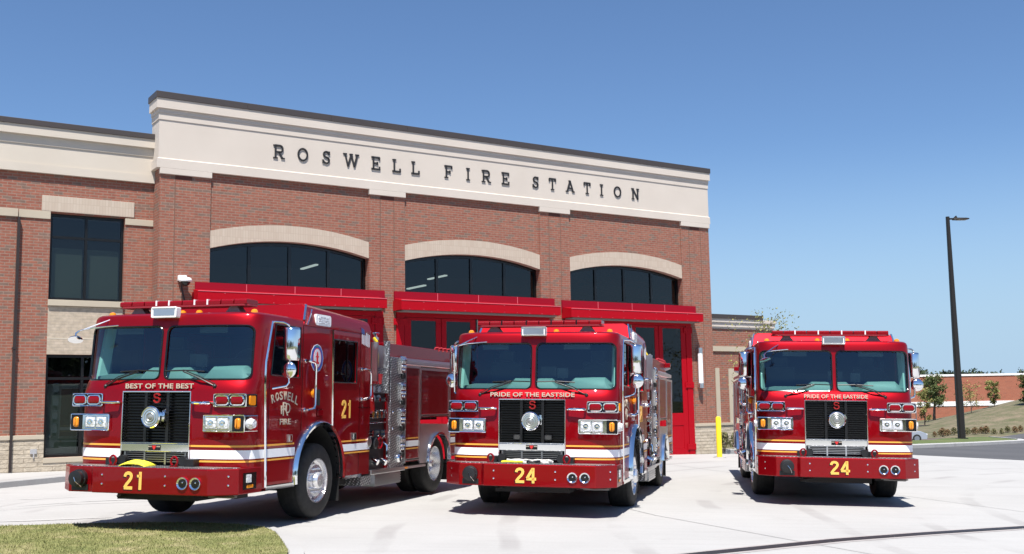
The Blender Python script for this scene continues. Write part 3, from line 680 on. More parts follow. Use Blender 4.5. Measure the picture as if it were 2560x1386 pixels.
mb = MB(); mb.loft([[(x, y, z) for x, y in ((-.24, -.24), (.24, -.24), (.24, .24), (-.24, .24))] for z in (-.05, .04)]); mb.build('base_plate', bz_, lp, smooth=0)
mb = MB(); mb.loft([[(x, y*s, z) for y, z in ((-.16, -.05*k), (.16, -.05*k), (.14, .05*k), (-.14, .05*k))] for x, s, k in ((.28, .8, 1), (.5, 1.15, 1), (.95, 1.1, .8), (1.12, .7, .5))])
mb.box(.05, .3, -.04, .04, -.03, .05); mb.prism([(.3, .05), (.45, .18), (.52, .05)], 'y', -.05, .05); hd = mb.build('lamp_head', bz_, lp, smooth=20); hd.location = (0, 0, 11.62)
mb = MB().box(.5, .98, -.13, .13, -.066, -.052); ln = mb.build('lamp_lens', mat('lamp_lens', (.6, .5, .45), .3), hd, smooth=0)

def wheel(parent, c, r, wdt, out, m_t=None, seg=32, rim=.62, dish=0):
    """tyre and rim; out=+1/-1 is the outside direction along x"""
    mt = MB(); c = Vector(c)
    prof = [(rim*r, 0), (r*.80, -.012), (r*.93, .006), (r*.985, .03), (r, .06), (r, wdt-.06), (r*.985, wdt-.03), (r*.93, wdt), (rim*r, wdt)]
    mt.rev(c, (-out, 0, 0), prof, seg, 0, False)
    tw = mt.build('tyre', M_rub(), parent, smooth=35)
    return tw
def parked_car(loc, rz, c3):
    t = empty('car', loc, rz, 'pale silver parked car half hidden behind the right fire engine', 'car')
    paint = mat('silver_car_paint', c3, .3, .3, 1)
    prof = [(-2.2, .32), (-2.24, .62), (-2.1, .86), (-1.55, .95), (-.9, 1.0), (0, 1.0), (1.0, .98), (1.75, .88), (2.15, .72), (2.25, .5), (2.2, .28)]
    mb = MB(); rings = []
    for y, k in ((-.88, .93), (-.8, 1), (0, 1.03), (.8, 1), (.88, .93)): rings.append([(x*(1 if k > .95 else .985), y, .28+(z-.28)*k) for x, z in prof])
    mb.loft(rings); bd_ = mb.build('body', paint, t, smooth=40)
    mb = MB(); mb.loft([[(x, y*s, z) for x, y in ((-1.6+a, -.72), (.95-b, -.72), (.95-b, .72), (-1.6+a, .72))] for z, s, a, b in ((.95, 1, 0, 0), (1.38, .82, .45, .75))]); mb.build('cabin_glass', glass('car_glass', (.1, .1, .1), .6), t, smooth=20)
    mb = MB(); mb.loft([[(x, y, z) for x, y in ((-1.2, -.6), (.25, -.6), (.25, .6), (-1.2, .6))] for z in (1.37, 1.42)]); mb.build('roof', paint, t, smooth=20, bevel=.02)
    for x in (-1.35, 1.4):
        for s in (-1, 1):
            m1 = MB(); m1.cyl((x, s*.9, .33), (0, -s, 0), .22, .33, seg=24); tt = m1.build('wheel', M_rub(), t)
            m2 = MB(); m2.rev((x, s*.905, .33), (0, -s, 0), [(.02, 0), (.2, .0), (.22, .04)], 20); m2.build('rim', M_alu(), tt)
    mb = MB(); mb.box(2.12, 2.26, .5, .78, .56, .7); mb.box(2.12, 2.26, -.78, -.5, .56, .7); mb.build('headlight', M_clear(), t, smooth=0, bevel=.02)
parked_car((30.3, 86.0, gz(30.3, 86)+.2), R(-4), (.5, .55, .62))

# ------------------------------------------------------------ fire engines
ZT = [(.50, .375, 1.25), (1.06, .37, 1.25), (1.70, .355, 1.25), (1.80, .395, 1.25), (1.86, .435, 1.25), (2.2, .46, 1.25), (2.53, .488, 1.25), (2.635, .500, 1.245), (2.672, .520, 1.232), (2.695, .56, 1.205), (2.706, .64, 1.15)]
def czw(z):
    for (a, c0, w0), (b, c1, w1) in zip(ZT, ZT[1:]):
        if z <= b: k = max(0, (z-a)/(b-a)); return c0+(c1-c0)*k, w0+(w1-w0)*k
    return ZT[-1][1:]
def yf(x, z):
    c, W = czw(z); t = min(1, abs(x)/W); return c+.40*(1-(1-t**4)**.25)
def plan(z, inset=0, back=3.93):
    c, W = czw(z); W -= inset; c += inset; P = []
    for i in range(-22, 23):
        a = R(90*i/22); s = math.sin(abs(a)); x = math.copysign(W*math.sqrt(s), a) if i else 0
        P.append((x, c+.40*(1-math.sqrt(max(0, math.cos(a)))), z))
    for y in (1.2, 1.8, 2.6, 3.3, back): P.append((W, y, z))
    for y in (back, 3.3, 2.6, 1.8, 1.2): P.append((-W, y, z))
    return P
def path_strip(mb, x0, yend, z0, z1, sgn, off=.005, m=0, n=14):
    """a film that follows the cab face from x0 round the corner to yend on the side"""
    pts = []
    a0 = math.asin((x0/1.25)**2)
    for i in range(n+1):
        a = a0+(math.pi/2-a0)*i/n; x = 1.25*math.sqrt(math.sin(a)); y = .40*(1-math.sqrt(max(0, math.cos(a)))); pts.append((x, y))
    pts.append((1.25, .6)); 
    ps = []
    for z in (z0, z1):
        c, W = czw(z); row = [(sgn*(x+off*(x/1.25)**3), c+y-off*(1-(x/1.25)**8), z) for x, y in pts[:-1]]
        row.append((sgn*(1.25+off), yend, z)); ps.append(row)
    k = len(ps[0]); mb.add(ps[0]+ps[1], [(i, i+1, k+i+1, k+i) for i in range(k-1)], m)

def fire_engine(frame, num, motto, mx, label, spot, tarp=False, clutter=False, chromeg=False):
    o, ex, ey, ez = frame
    T = empty('fire_engine', label=label, cat='fire engine', group='red fire engines parked on the apron')
    T.matrix_world = Matrix(((ex[0], ey[0], ez[0], o[0]), (ex[1], ey[1], ez[1], o[1]), (ex[2], ey[2], ez[2], o[2]), (0, 0, 0, 1)))
    # --- cab shell
    mb = MB(); mb.loft([plan(z) for z, _, _ in ZT]); cab = mb.build('cab', [M_red(), M_chas()], T, smooth=35)
    def cutter(f): c = MB(); f(c); return c.build('cutter', M_chas(), smooth=0)
    cuts = [cutter(lambda c: c.loft([plan(z, .045, 3.88) for z in (1.765, 1.9, 2.2, 2.5, 2.6)]))]
    for s in (-1, 1): cuts.append(cutter(lambda c: c.prism([(s*x, z) for x, z in rrect(.036, 1.198, 1.85, 2.525, .085)], 'y', -.5, 1.0)))
    cuts.append(cutter(lambda c: c.prism([(.96, 1.92), (1.66, 1.90), (1.70, 1.94), (1.70, 2.54), (1.66, 2.57), (1.09, 2.57), (1.05, 2.54)], 'x', -2, 2)))
    cuts.append(cutter(lambda c: c.prism(rrect(2.69, 3.44, 1.86, 2.47, .04), 'x', -2, 2)))
    cuts.append(cutter(lambda c: c.prism([(2.30+.655*math.cos(R(a)), .60+.66*math.sin(R(a))) for a in range(0, 181, 9)]+[(1.645, .3), (2.955, .3)], 'x', -2, 2)))
    cuts.append(cutter(lambda c: c.box(-.49, .49, -.2, .62, .30, 1.70)))
    boolean(cab, cuts)
    for p in cab.data.polygons:
        c = p.center; r_ = math.hypot(c.y-2.30, c.z-.60)
        p.material_index = 1 if ((abs(c.x) < 1.235 and (r_ < .68 or (c.z < .62 and 1.6 < c.y < 3))) or (abs(c.x) < .5 and .37 < c.y < .65 and c.z < 1.72) or (abs(c.x) < 1.2 and 1.76 < c.z < 2.61 and c.y > .9) or (abs(p.normal.z) > .9 and abs(c.z-1.765) < .01)) else 0
        if c.z > 2.64: p.material_index = 0
    cab.data.materials[1] = M_chas()
    cab.data.shade_smooth(); cab.data.set_sharp_from_angle(angle=R(30))
    # glass
    for s in (-1, 1):
        g = MB(); nx, nz = 26, 6; V = []
        for j in range(nz+1):
            z = 1.83+(2.545-1.83)*j/nz
            for i in range(nx+1):
                k = i/nx; x = .02+(1.222-.02)*(1-(1-k)**1.6); V.append((s*x, yf(x, z)+.018, z))
        g.add(V, [(j*(nx+1)+i, j*(nx+1)+i+1, (j+1)*(nx+1)+i+1, (j+1)*(nx+1)+i) for j in range(nz) for i in range(nx)])
        g.build('windscreen', G_wind(), T, smooth=60)
        gk = MB(); pts = rrect(.036, 1.198, 1.85, 2.525, .085, 8); pts.append(pts[0]); rr = []
        for (x, z), (x2, z2) in zip(pts, pts[1:]):
            d = max(1, int(math.hypot(x2-x, z2-z)/.08)); rr += [(x+(x2-x)*i/d, z+(z2-z)*i/d) for i in range(d)]
        rr.append(rr[0]); gk.tube([(s*x, yf(x, z)+.001, z) for x, z in rr], .013, 6); gk.build('windscreen_gasket', M_gblack(), T)
        sg = MB(); sg.prism([(.95, 1.91), (1.71, 1.89), (1.71, 2.58), (1.04, 2.58)], 'x', s*1.222, s*1.228); sg.build('door_window', G_side(), T, smooth=0)
        sg = MB(); sg.box(s*1.222, s*1.228, 2.68, 3.45, 1.85, 2.48); sg.build('door_window', G_side(), T, smooth=0)
        sf = MB()
        for pts in ([(.96, 1.92), (1.70, 1.90), (1.70, 2.57), (1.05, 2.57), (.96, 1.92)], [(2.69, 1.86), (3.44, 1.86), (3.44, 2.47), (2.69, 2.47), (2.69, 1.86)]): sf.tube([(s*1.251, y, z) for y, z in pts], .012, 6)
        sf.box(s*1.235, s*1.24, 3.15, 3.17, 1.87, 2.46); sf.build('window_trim', M_gblack(), T)
    # interior
    it = MB()
    it.loft([[(x, y, z) for x, z in ((-1.14, 1.77), (-1.14, 1.9), (-.95, 1.93), (1.14, 1.93), (1.14, 1.77))] for y in (.62 if False else .66, 1.0)])
    for (a, b, zt) in ((-.44, .33, 2.02), (.47, 1.12, 2.03)):
        it.loft([[(a, y, 1.77), (a, y, zt-.1+dz), (a+.1, y, zt+dz), (b-.1, y, zt+dz), (b, y, zt-.1+dz), (b, y, 1.77)] for y, dz in ((.54 if a < 0 else .60, -.16), (.60 if a < 0 else .66, -.05), (.74, 0), (1.05, 0), (1.12, -.08))])
    it.build('dashboard', M_dash(), T, smooth=30, bevel=.02)
    for s in (-1, 1):
        ip = MB(); ip.loft([[(s*1.195, y0, z), (s*1.195, .93, z), (s*1.14, .93, z), (s*1.10, y0+.12, z), (s*1.15, y0, z)] for z, y0 in ((1.80, .68), (2.2, .76), (2.58, .84))]); ip.build('inner_pillar', mat('pillar_trim', (.32, .44, .42), .6), T, smooth=30)
    vs = MB()
    for x in (-.62, .62): vs.box(x-.2, x+.2, .60, .62, 2.44, 2.55)
    vs.box(.30, .46, .72, .76, 2.02, 2.17); vs.tube([(.38, .76, 2.0), (.38, .8, 2.1)], .02, 6); vs.build('cab_equipment', M_seat(), T, smooth=0, bevel=.01)
    st_ = MB()
    for x in (-.75, .75): st_.box(x-.25, x+.25, 1.75, 1.9, 1.77, 2.3); st_.box(x-.13, x+.13, 1.77, 1.87, 2.3, 2.48); st_.box(x-.25, x+.25, 1.3, 1.75, 1.77, 1.86)
    st_.box(-.3, .3, 1.2, 2.1, 1.77, 1.98); st_.box(-1.2, 1.2, 2.3, 2.35, 1.77, 2.2); st_.build('seat', M_seat(), T, smooth=0, bevel=.03)
    sw = MB(); c = Vector((.78, 1.12, 2.08)); a_ = Vector((1, 0, 0)); b_ = Vector((0, .45, .89)); ring = [c+(a_*math.cos(R(t))+b_*math.sin(R(t)))*.2 for t in range(0, 361, 20)]
    sw.tube(ring, .014, 6); sw.tube([ring[0], c, ring[9]], .012, 6); sw.box(-.02, .22, 1.06, 1.1, 2.04, 2.2); sw.build('steering_wheel', M_black(), T)
    # --- raised roof
    prof = [(-1.25, 2.60), (-1.25, 2.665), (-1.225, 2.80), (-1.19, 2.88), (-1.13, 2.918), (1.13, 2.918), (1.19, 2.88), (1.225, 2.80), (1.25, 2.665), (1.25, 2.60)]
    def rr_(y, back): return [(x, (1.78+(z-2.62)*.55 if not back else y), z if not back else 2.6+(z-2.6)*.70) for x, z in prof]
    rf_ = MB(); rf_.loft([rr_(0, False), rr_(3.93, True)]); rf_.build('raised_roof', M_red(), T, smooth=0, bevel=.012)
    ch = MB()
    for s in (-1, 1):
        ch.tube([(s*1.20, 1.925, 2.90), (s*1.243, 1.80, 2.68)], .016, 6); ch.tube([(s*1.24, 2.02, 2.84), (s*1.256, 1.87, 2.62)], .012, 6)
        # corner trim of the front door
        ch.tube([(s*1.25, .96, 2.60), (s*1.262, .80, 2.07), (s*1.262, .795, 1.79), (s*1.262, .872, .515)], .022, 6)
        ch.tube([(s*1.262, 2.615, 2.63 if False else 2.60), (s*1.262, 2.66, 1.24)], .02, 6)
        ch.box(s*1.20, s*1.275, .87, 1.60, .475, .525); ch.box(s*1.20, s*1.275, 3.0, 3.63, .475, .52)
    ch.build('chrome_trim', M_chrome(), T)
    for s in (-1, 1):
        lt_ = MB(); lt_.prism(rrect(2.11, 2.56, 2.635, 2.79, .04), 'x', s*1.222, s*1.262); lt_.build('scene_light', M_white(), T)
        l2 = MB(); l2.prism(rrect(2.17, 2.50, 2.665, 2.76, .02), 'x', s*1.262, s*1.268); l2.build('scene_light_lens', M_clear(), T)
    # door seams
    sm = MB()
    for s in (-1, 1):
        x = s*1.2512
        for (y0, z0, y1, z1) in ((.93, .53, 1.72, .53), (1.78, 1.2, 1.78, 2.6), (.93, 1.2, .93, 1.85), (3.56, .52, 3.56, 2.62), (3.53, 1.50, 3.93, 1.50)):
            sm.box(x-s*.002, x+s*.0012, y0-.004, y1+.004, z0-.004, z1+.004)
    sm.build('door_seam', M_gblack(), T, smooth=0)
    # --- stripes
    wst, ost = MB(), MB()
    for s in (-1, 1):
        path_strip(wst, .505, 1.62, .878, .985, s); path_strip(ost, .505, 1.60, 1.022, 1.045, s); path_strip(ost, .63, 1.60, .838, .86, s)
        for mbx, z0, z1 in ((wst, .868, .968), (ost, 1.0, 1.022), (ost, .83, .85)):
            mbx.box(s*1.25, s*1.255, 2.93, 3.93, z0, z1)
    wst.build('white_stripe', M_stripe(), T, smooth=60); ost.build('gold_stripe', M_gold(), T, smooth=60)
    # --- wheel arch trim
    for s in (-1, 1):
        ar = MB(); rings = []
        for a in range(-8, 189, 7):
            ca, sa = math.cos(R(a)), math.sin(R(a)); q = []
            for rad, xo in ((.655, 1.20), (.66, 1.30), (.70, 1.315), (.725, 1.29), (.73, 1.24)): q.append((s*xo, 2.30-rad*ca, .60+rad*sa if 0 <= a <= 180 else .60+rad*sa))
            rings.append(q)
        ar.loft(rings, close=True); ar.build('wheel_arch', M_chrome(), T, smooth=40)
    # --- grille
    gm = MB(); gm.box(-.485, .485, .55, .60, .50, 1.69); gm.build('radiator_void', M_chas(), T, smooth=0)
    gs = MB()
    for i in range(17): z = 1.085+i*.0365; gs.add([(-.475, .40, z), (.475, .40, z), (.475, .375, z+.012), (-.475, .375, z+.012), (-.475, .41, z+.004), (.475, .41, z+.004), (.475, .385, z+.016), (-.475, .385, z+.016)], [(0, 1, 2, 3), (4, 7, 6, 5), (0, 4, 5, 1), (3, 2, 6, 7)])
    gs.box(-.485, .485, .42, .43, 1.07, 1.69)
    for x in (-.16, .16): gs.box(x-.02, x+.02, .362, .372, 1.07, 1.69)
    gs.build('grille', mat('grille_black', (.008, .008, .009), .3), T, smooth=0)
    gf = MB()
    gf.box(-.50, .50, .345, .37, 1.690, 1.706); gf.box(-.50, -.487, .345, .40, .80, 1.69); gf.box(.487, .50, .345, .40, .80, 1.69); gf.box(-.487, .487, .35, .375, 1.056, 1.068)
    gf.build('grille_frame', M_chrome(), T, smooth=0, bevel=.003)
    gb = MB(); gb.box(-.487, .487, .352, .372, .958, 1.052); gb.build('grille_band', M_chrome(), T, smooth=0, bevel=.004)
    lg = MB()
    for z in (.835, .862, .889, .916, .943): lg.box(-.46, .46, .372, .385, z-.004, z+.004)
    for x in (-.44, -.15, .15, .44): lg.box(x-.012, x+.012, .362, .372, .80, .955)
    lg.build('lower_grille', M_alu() if chromeg else mat('dull_metal', (.3, .3, .3), .35, .9), T, smooth=0)
    bp_ = MB(); bp_.box(-.085, .085, .344, .351, .972, 1.038); bd_o = bp_.build('grille_badge', M_gblack(), T, smooth=0)
    MB().prism([(-.03, 1.03), (.03, 1.03), (.018, 1.0), (0, .978), (-.018, 1.0)], 'y', .340, .344).build('badge_emblem', mat('red_emblem', (.7, .03, .03), .4), bd_o, smooth=0)
    bl = MB()
    for x in (-.06, .06):
        for dx in (-.017, 0, .017): bl.box(x+dx-.005, x+dx+.005, .341, .344, 1.012, 1.026)
    bl.build('badge_letter', M_silver(), bd_o, smooth=0)
    # the S emblem at the head of the grille: an S wound round a second inner stroke
    se = MB()
    def q(pts, w_):
        for a, b in zip(pts, pts[1:]):
            a = Vector(a); b = Vector(b); t = (b-a).normalized()*w_*.5; n_ = Vector((-t.y, t.x)); se.prism([tuple(a-t*.5+n_), tuple(a-t*.5-n_), tuple(b+t*.5-n_), tuple(b+t*.5+n_)], 'y', .335, .36)
    q(arcpts(.01, 1.647, .036, .026, 10, 270, 10), .017); q(arcpts(.01, 1.595, .040, .030, 90, -170, 10), .017); q([(.0, 1.622), (.03, 1.622)], .012)
    se.build('grille_emblem', mat('red_emblem_dark', (.42, .015, .015), .4), T, smooth=0)
    # --- siren
    sr_ = MB(); sr_.rev((0, .40, 1.383), (0, -1, 0), [(.10, 0), (.115, .03), (.12, .10), (.135, .115), (.137, .155), (.125, .168), (.118, .163)], 36); sn = sr_.build('siren', M_chrome(), T)
    s2 = MB()
    s2.rev((0, .238, 1.383), (0, -1, 0), [(.118, 0), (.112, .004), (.1, -.004), (.085, .006), (.07, -.004), (.05, .01), (.04, .0), (.02, .012), (.001, .014)], 36)
    s2.build('siren_face', mat('siren_louvre', (.30, .31, .30), .35, .5), sn)
    s3 = MB(); s3.cyl((.135, .3, 1.42), (0, 1, 0), .1, .03); s3.box(.11, .15, .33, .37, 1.33, 1.47); s3.build('siren_bracket', M_chrome(), sn)
    # --- grab handles and recess plates
    for s in (-1, 1):
        gh = MB(); gh.tube([(s*.53, .38, 1.562), (s*.535, .31, 1.562), (s*.56, .295, 1.562), (s*.76, .295, 1.562), (s*.785, .31, 1.562), (s*.79, .38, 1.562)], .018, 8); gh.build('grab_handle', M_chrome(), T)
    # --- red warning lights
    for s in (-1, 1):
        hb = MB(); hb.prism([(s*x, z) for x, z in rrect(.815, 1.268, 1.515, 1.672, .012)], 'y', .365, .62); hs = hb.build('warning_light', M_gblack(), T, smooth=0)
        rim = MB(); pts = [(s*x, z) for x, z in rrect(.817, 1.266, 1.517, 1.670, .012, 2)]; pts.append(pts[0]); rim.tube([(x, .362, z) for x, z in pts], .007, 6)
        for xc in (.935, 1.148):
            pts = [(s*x, z) for x, z in rrect(xc-.092, xc+.092, 1.538, 1.648, .04, 5)]; pts.append(pts[0]); rim.tube([(x, .352, z) for x, z in pts], .012, 6)
        for xx in (.83, 1.04, 1.253):
            for zz in (1.528, 1.66): rim.sph((s*xx, .36, zz), .007, 6)
        rim.build('light_bezel', M_chrome(), hs)
        for xc in (.935, 1.148):
            ln = MB(); ln.loft([[(s*x, y, z) for x, z in rrect(xc-.085+k, xc+.085-k, 1.545+k, 1.641-k, .035-k*.4, 5)] for y, k in ((.364, 0), (.342, .006), (.336, .02))]); ln.build('red_lens', M_rlens(), hs, smooth=50)
        sl_ = MB(); sl_.prism(rrect(.43, .56, 1.535, 1.65, .02), 'x', s*1.266, s*1.284); sl_.build('side_lens', M_amber(), hs)
        # headlights
        z0, z1 = 1.212, 1.412
        hb = MB(); hb.prism([(s*x, z) for x, z in rrect(.692, 1.262, z0, z1, .012)], 'y', .35, .66); hh = hb.build('headlight', M_chrome(), T, smooth=0)
        rim = MB(); pts = [(s*x, z) for x, z in rrect(.694, 1.262, z0+.002, z1-.002, .012, 2)]; pts.append(pts[0]); rim.tube([(x, .346, z) for x, z in pts], .009, 6)
        for xc in (.80, .965):
            pts = [(s*x, z) for x, z in rrect(xc-.078, xc+.078, z0+.028, z1-.028, .012, 2)]; pts.append(pts[0]); rim.tube([(x, .342, z) for x, z in pts], .006, 6)
        rim.build('headlight_bezel', M_chrome(), hh)
        for xc in (.80, .965):
            ln = MB(); ln.loft([[(s*x, y, z) for x, z in rrect(xc-.072+k, xc+.072-k, z0+.034+k, z1-.034-k, .012, 3)] for y, k in ((.352, 0), (.335, .004), (.330, .014))]); ln.build('lamp_lens', M_clear(), hh, smooth=50)
            bb = MB(); bb.rev((s*xc, .332, (z0+z1)/2), (0, -1, 0), [(.045, -.002), (.042, .004), (.02, .006), (.001, .002)], 16); bb.build('lamp_bulb', M_chrome(), hh)
        bk = MB(); bk.prism([(s*x, z) for x, z in rrect(1.10, 1.256, z0+.006, z1-.006, .015)], 'y', .338, .352); bk.build('signal_backing', M_gblack(), hh, smooth=0)
        am = MB(); am.loft([[(s*x, y, z) for x, z in rrect(1.14+k, 1.216-k, z0+.034+k, z1-.034-k, .03, 5)] for y, k in ((.339, 0), (.322, .004), (.316, .014))]); am.build('amber_lens', M_amber(), hh, smooth=50)
        sd = MB(); sd.cyl((s*1.262, .5, 1.31), (s, 0, 0), .05, .07, .05, seg=18); sd.build('side_lamp', M_clear(), hh)
    # --- wipers
    for s in (-1, 1):
        wp = MB(); pv = Vector((s*.80, .40, 1.765)); tip = Vector((s*.33, .41, 1.95)); wp.sph(pv, .028, 8); wp.cyl(pv, (0, 1, 0), .08, .02, seg=8)
        wp.tube([pv, Vector((s*.6, .37, 1.86)), tip], .010, 6); wp.tube([pv+Vector((0, 0, .03)), Vector((s*.6, .37, 1.885)), tip+Vector((0, 0, .02))], .006, 5)
        wp.tube([(s*.05, yf(.05, 1.96)-.012, 1.958), (s*.35, yf(.35, 1.97)-.012, 1.965), (s*.62, yf(.62, 1.95)-.012, 1.95)], .009, 5); wp.build('wiper', M_black(), T)
    # --- bumper
    bz0, bz1 = .466, .778
    bm = MB(); bm.prism([(-.622, 0), (1.0, 0), (1.262, .26), (1.262, .80), (-1.272, .80), (-1.272, .30), (-1.0, .045), (-.665, .045)], 'z', bz0, bz1)
    bum = bm.build('bumper', M_red(), T, smooth=0, bevel=.012, seg=3)
    cutp = cutter(lambda c: c.prism([(-.93, -.2), (-.70, -.2), (-.72, .26), (-.90, .26)], 'z', .47, .60) if False else c.box(-.0, .0001, 0, .0001, 0, .0001)); bpy.data.objects.remove(cutp)
    dk = MB(); dk.box(-1.24, 1.24, .03, .36, bz1, bz1+.012) if False else dk.prism([(-.60, .03), (.98, .03), (1.22, .28), (1.22, .36), (-1.23, .36), (-1.23, .32), (-.98, .08), (-.64, .08)], 'z', bz1+.001, bz1+.010)
    dk.build('bumper_deck', M_plate(), bum, smooth=0)
    bt = MB()
    for x in (-.475, .423):
        for z in (.575, .685): bt.rev((x, 0, z), (0, -1, 0), [(.014, 0), (.012, .008), (.001, .012)], 10)
    for x, y, nx in ((1.175, .172, .707), (-1.16, .205, -.68)):
        for z in (.585, .69): bt.rev((x, y, z), (nx, -.707, 0), [(.014, 0), (.012, .008), (.001, .012)], 10)
    bt.build('bumper_bolt', M_chrome(), bum)
    for x in (.667, .844):
        hn = MB(); hn.rev((x, -.02, .608), (0, 1, 0), [(.072, .02), (.075, 0), (.072, -.004), (.062, .002), (.05, .0115)], 28, cap=False)
        ho = hn.build('air_horn', M_chrome(), bum); MB().rev((x, -.016, .608), (0, -1, 0), [(.056, -.0035), (.03, -.003), (.001, -.0025)], 20).build('horn_mouth', M_gblack(), ho)
        MB().sph((x+.006, -.014, .618), .011, 10).build('horn_diaphragm', M_chrome(), ho)
    fx = MB(); fx.rev((-.83, .05, .632), (0, -1, 0), [(.11, 0), (.11, .05), (.095, .055), (.095, .11), (.075, .115), (.03, .12)], 26); fx.box(-.95, -.71, .035, .05, .485, .56) ; fo = fx.build('hose_outlet', M_black(), bum)
    f2 = MB()
    for a in range(0, 360, 60): f2.sph((-.83+.088*math.cos(R(a)), -.002, .632+.088*math.sin(R(a))), .009, 6)
    f2.tube([(-.83, -.08, .65), (-.79, -.10, .60), (-.76, -.02, .53)], .004, 5); f2.build('outlet_chain', M_chrome(), fo)
    for s in (-1, 1):
        sd = MB(); sd.box(s*1.2625, s*1.266, .36, .66, .52, .72); so = sd.build('bumper_recess', M_gblack(), bum, smooth=0)
        MB().box(s*1.266, s*1.28, .42, .53, .60, .70).build('bumper_lamp', M_clear(), so, smooth=0, bevel=.01)
        MB().box(s*1.266, s*1.274, .44, .58, .535, .575).build('bumper_marker', M_amber(), so, smooth=0, bevel=.004)
    # tow eyes and hook boxes
    for s in (-1, 1):
        hb = MB(); hb.box(s*.50, s*.635, .25, .37, .79, .875); hb.cyl((s*.44, .3, .85), (0, 1, 0), .08, .06, seg=16); hb.build('tow_box', M_black(), T, smooth=30)
        te = MB(); c_ = Vector((s*.44 if tarp else s*.56, .14, .80)); te.tube([c_+Vector((.045*math.cos(R(a)), 0, .055+.055*math.sin(R(a)))) for a in range(-60, 241, 25)], .014, 7); te.box(c_.x-.05, c_.x+.05, .12, .16, .785, .80); te.build('tow_eye', M_red(), bum)
    # numbers
    nx0, nx1 = (-.177, .144) if num == '21' else (-.175, .165)
    number('bumper_number_shadow', num, nx0-.008, nx1-.008, .510, .725, plane_front(-.0005), M_gblack(), bum, .005, .002)
    number('bumper_number', num, nx0, nx1, .517, .733, plane_front(-.003), M_gold2(), bum, 0, .003)
    text('motto', motto, mx[0]-.004, mx[1]-.004, 1.733, 1.797, plane_front(.352), M_gblack(), T, .03, .002)
    text('motto', motto, mx[0], mx[1], 1.737, 1.800, plane_front(.350), M_silver(), T, .015, .002)
    # --- side graphics
    for s in (-1, 1):
        PM = plane_right(1.2525) if s > 0 else plane_left(-1.2525)
        def X(a, b): return (a, b) if s > 0 else (-b, -a)
        number('door_number', num, *X(2.955, 3.31), 1.345, 1.61, PM, M_gold2(), T, 0, .003)
        cy = 1.32
        word = 'ROSWELL'
        for i, ch_ in enumerate(word):
            yy = .98+i*.102; lift = -.55*(yy+.045-1.30)**2
            rot = Matrix.Rotation(-(yy+.045-1.30)*1.0*s, 4, 'Z'); cc = (yy+.045) if s > 0 else -(.98+(6-i)*.102+.045)
            if s < 0: cc = -( .98+(6-i)*.102+.045 ); lift = -.55*(-cc-1.30)**2; rot = Matrix.Rotation(-(cc+1.30), 4, 'Z')
            text('door_letter', ch_, -.04, .04, -.055, .055, PM @ Matrix.Translation((cc, 1.66+lift, 0)) @ rot, M_silver(), T, .02, .003)
        text('door_word', 'FIRE', *X(1.21, 1.50), 1.285, 1.36, PM, M_silver(), T, .02, .003)
        text('monogram', 'F', *X(1.23, 1.35), 1.42, 1.53, PM, M_silver(), T, 0, .003); text('monogram', 'R', *X(1.28, 1.42), 1.40, 1.575, PM, M_silver(), T, 0, .004); text('monogram', 'D', *X(1.36, 1.47), 1.43, 1.56, PM, M_silver(), T, 0, .005)
        # crest behind the front door
        cr_ = MB(); cy, cz = 2.18, 2.18
        def oct_(r1, r2, n=8, ph=22.5): return [(cy+r1*math.cos(R(a*360/n+ph)), cz+r2*math.sin(R(a*360/n+ph))) for a in range(n)]
        cr_.prism(oct_(.185, .195, 12, 0), 'x', s*1.2505, s*1.2535, 0); cr_.prism(oct_(.175, .185, 12, 0), 'x', s*1.2535, s*1.255, 1); cr_.prism(oct_(.12, .14, 20, 0), 'x', s*1.255, s*1.2565, 2); cr_.prism(oct_(.105, .128, 20, 0), 'x', s*1.2565, s*1.258, 0)
        cr_.box(s*1.258, s*1.2595, cy-.025, cy+.025, cz-.05, cz+.07, 2); cr_.box(s*1.258, s*1.2595, cy-.05, cy+.05, cz-.08, cz-.05, 2); cr_.box(s*1.258, s*1.2592, cy-.045, cy+.045, cz+.01, cz+.03, 2); cr_.prism([(cy-.02, cz+.07), (cy+.02, cz+.07), (cy, cz+.095)], 'x', s*1.258, s*1.2595, 2)
        for k in (-1, 1): cr_.prism([(cy-.045, cz+k*.162), (cy, cz+k*.148), (cy+.045, cz+k*.162), (cy, cz+k*.176)], 'x', s*1.255, s*1.2562, 3)
        cr_.build('crest', [mat('crest_white', (.7, .72, .78), .4), mat('crest_blue', (.03, .1, .42), .4), mat('red_emblem', (.7, .03, .03), .4), mat('crest_green', (.06, .28, .16), .4)], T, smooth=0)
        fl = MB(); X1 = s*1.2535
        fl.prism([(3.57, 2.70), (3.67, 2.675), (3.70, 2.60), (3.59, 2.61)], 'x', s*1.2505, X1, 0)
        for k in range(6): y0 = 3.60+k*.048; fl.prism([(y0, 2.595-k*.006 if k < 3 else 2.66-k*.012), (y0+.026, 2.60-k*.006 if k < 3 else 2.665-k*.012), (y0+.03, 2.46-k*.008), (y0+.004, 2.45-k*.008)], 'x', s*1.2505, X1, 1)
        fl.build('flag_decal', [mat('flag_blue', (.05, .09, .3), .4), mat('crest_white', (.7, .72, .78), .4)], T, smooth=0)
        hd_ = MB()
        for (y0, z0, z1) in ((2.0, 2.13, 1.47), (3.76, 2.07, 1.62)):
            yb = y0-.16; hd_.tube([(s*1.25, yb, z0), (s*1.31, yb+.01, z0), (s*1.335, y0-.03, z0-.02), (s*1.335, y0, z0-.07), (s*1.335, y0, z1+.07), (s*1.335, y0-.03, z1+.02), (s*1.31, yb+.01, z1), (s*1.25, yb, z1)], .02, 8)
            for z in (z0, z1): hd_.cyl((s*1.25, yb, z), (s, 0, 0), .02, .035, seg=12)
        hd_.build('grab_rail', M_chrome(), T)
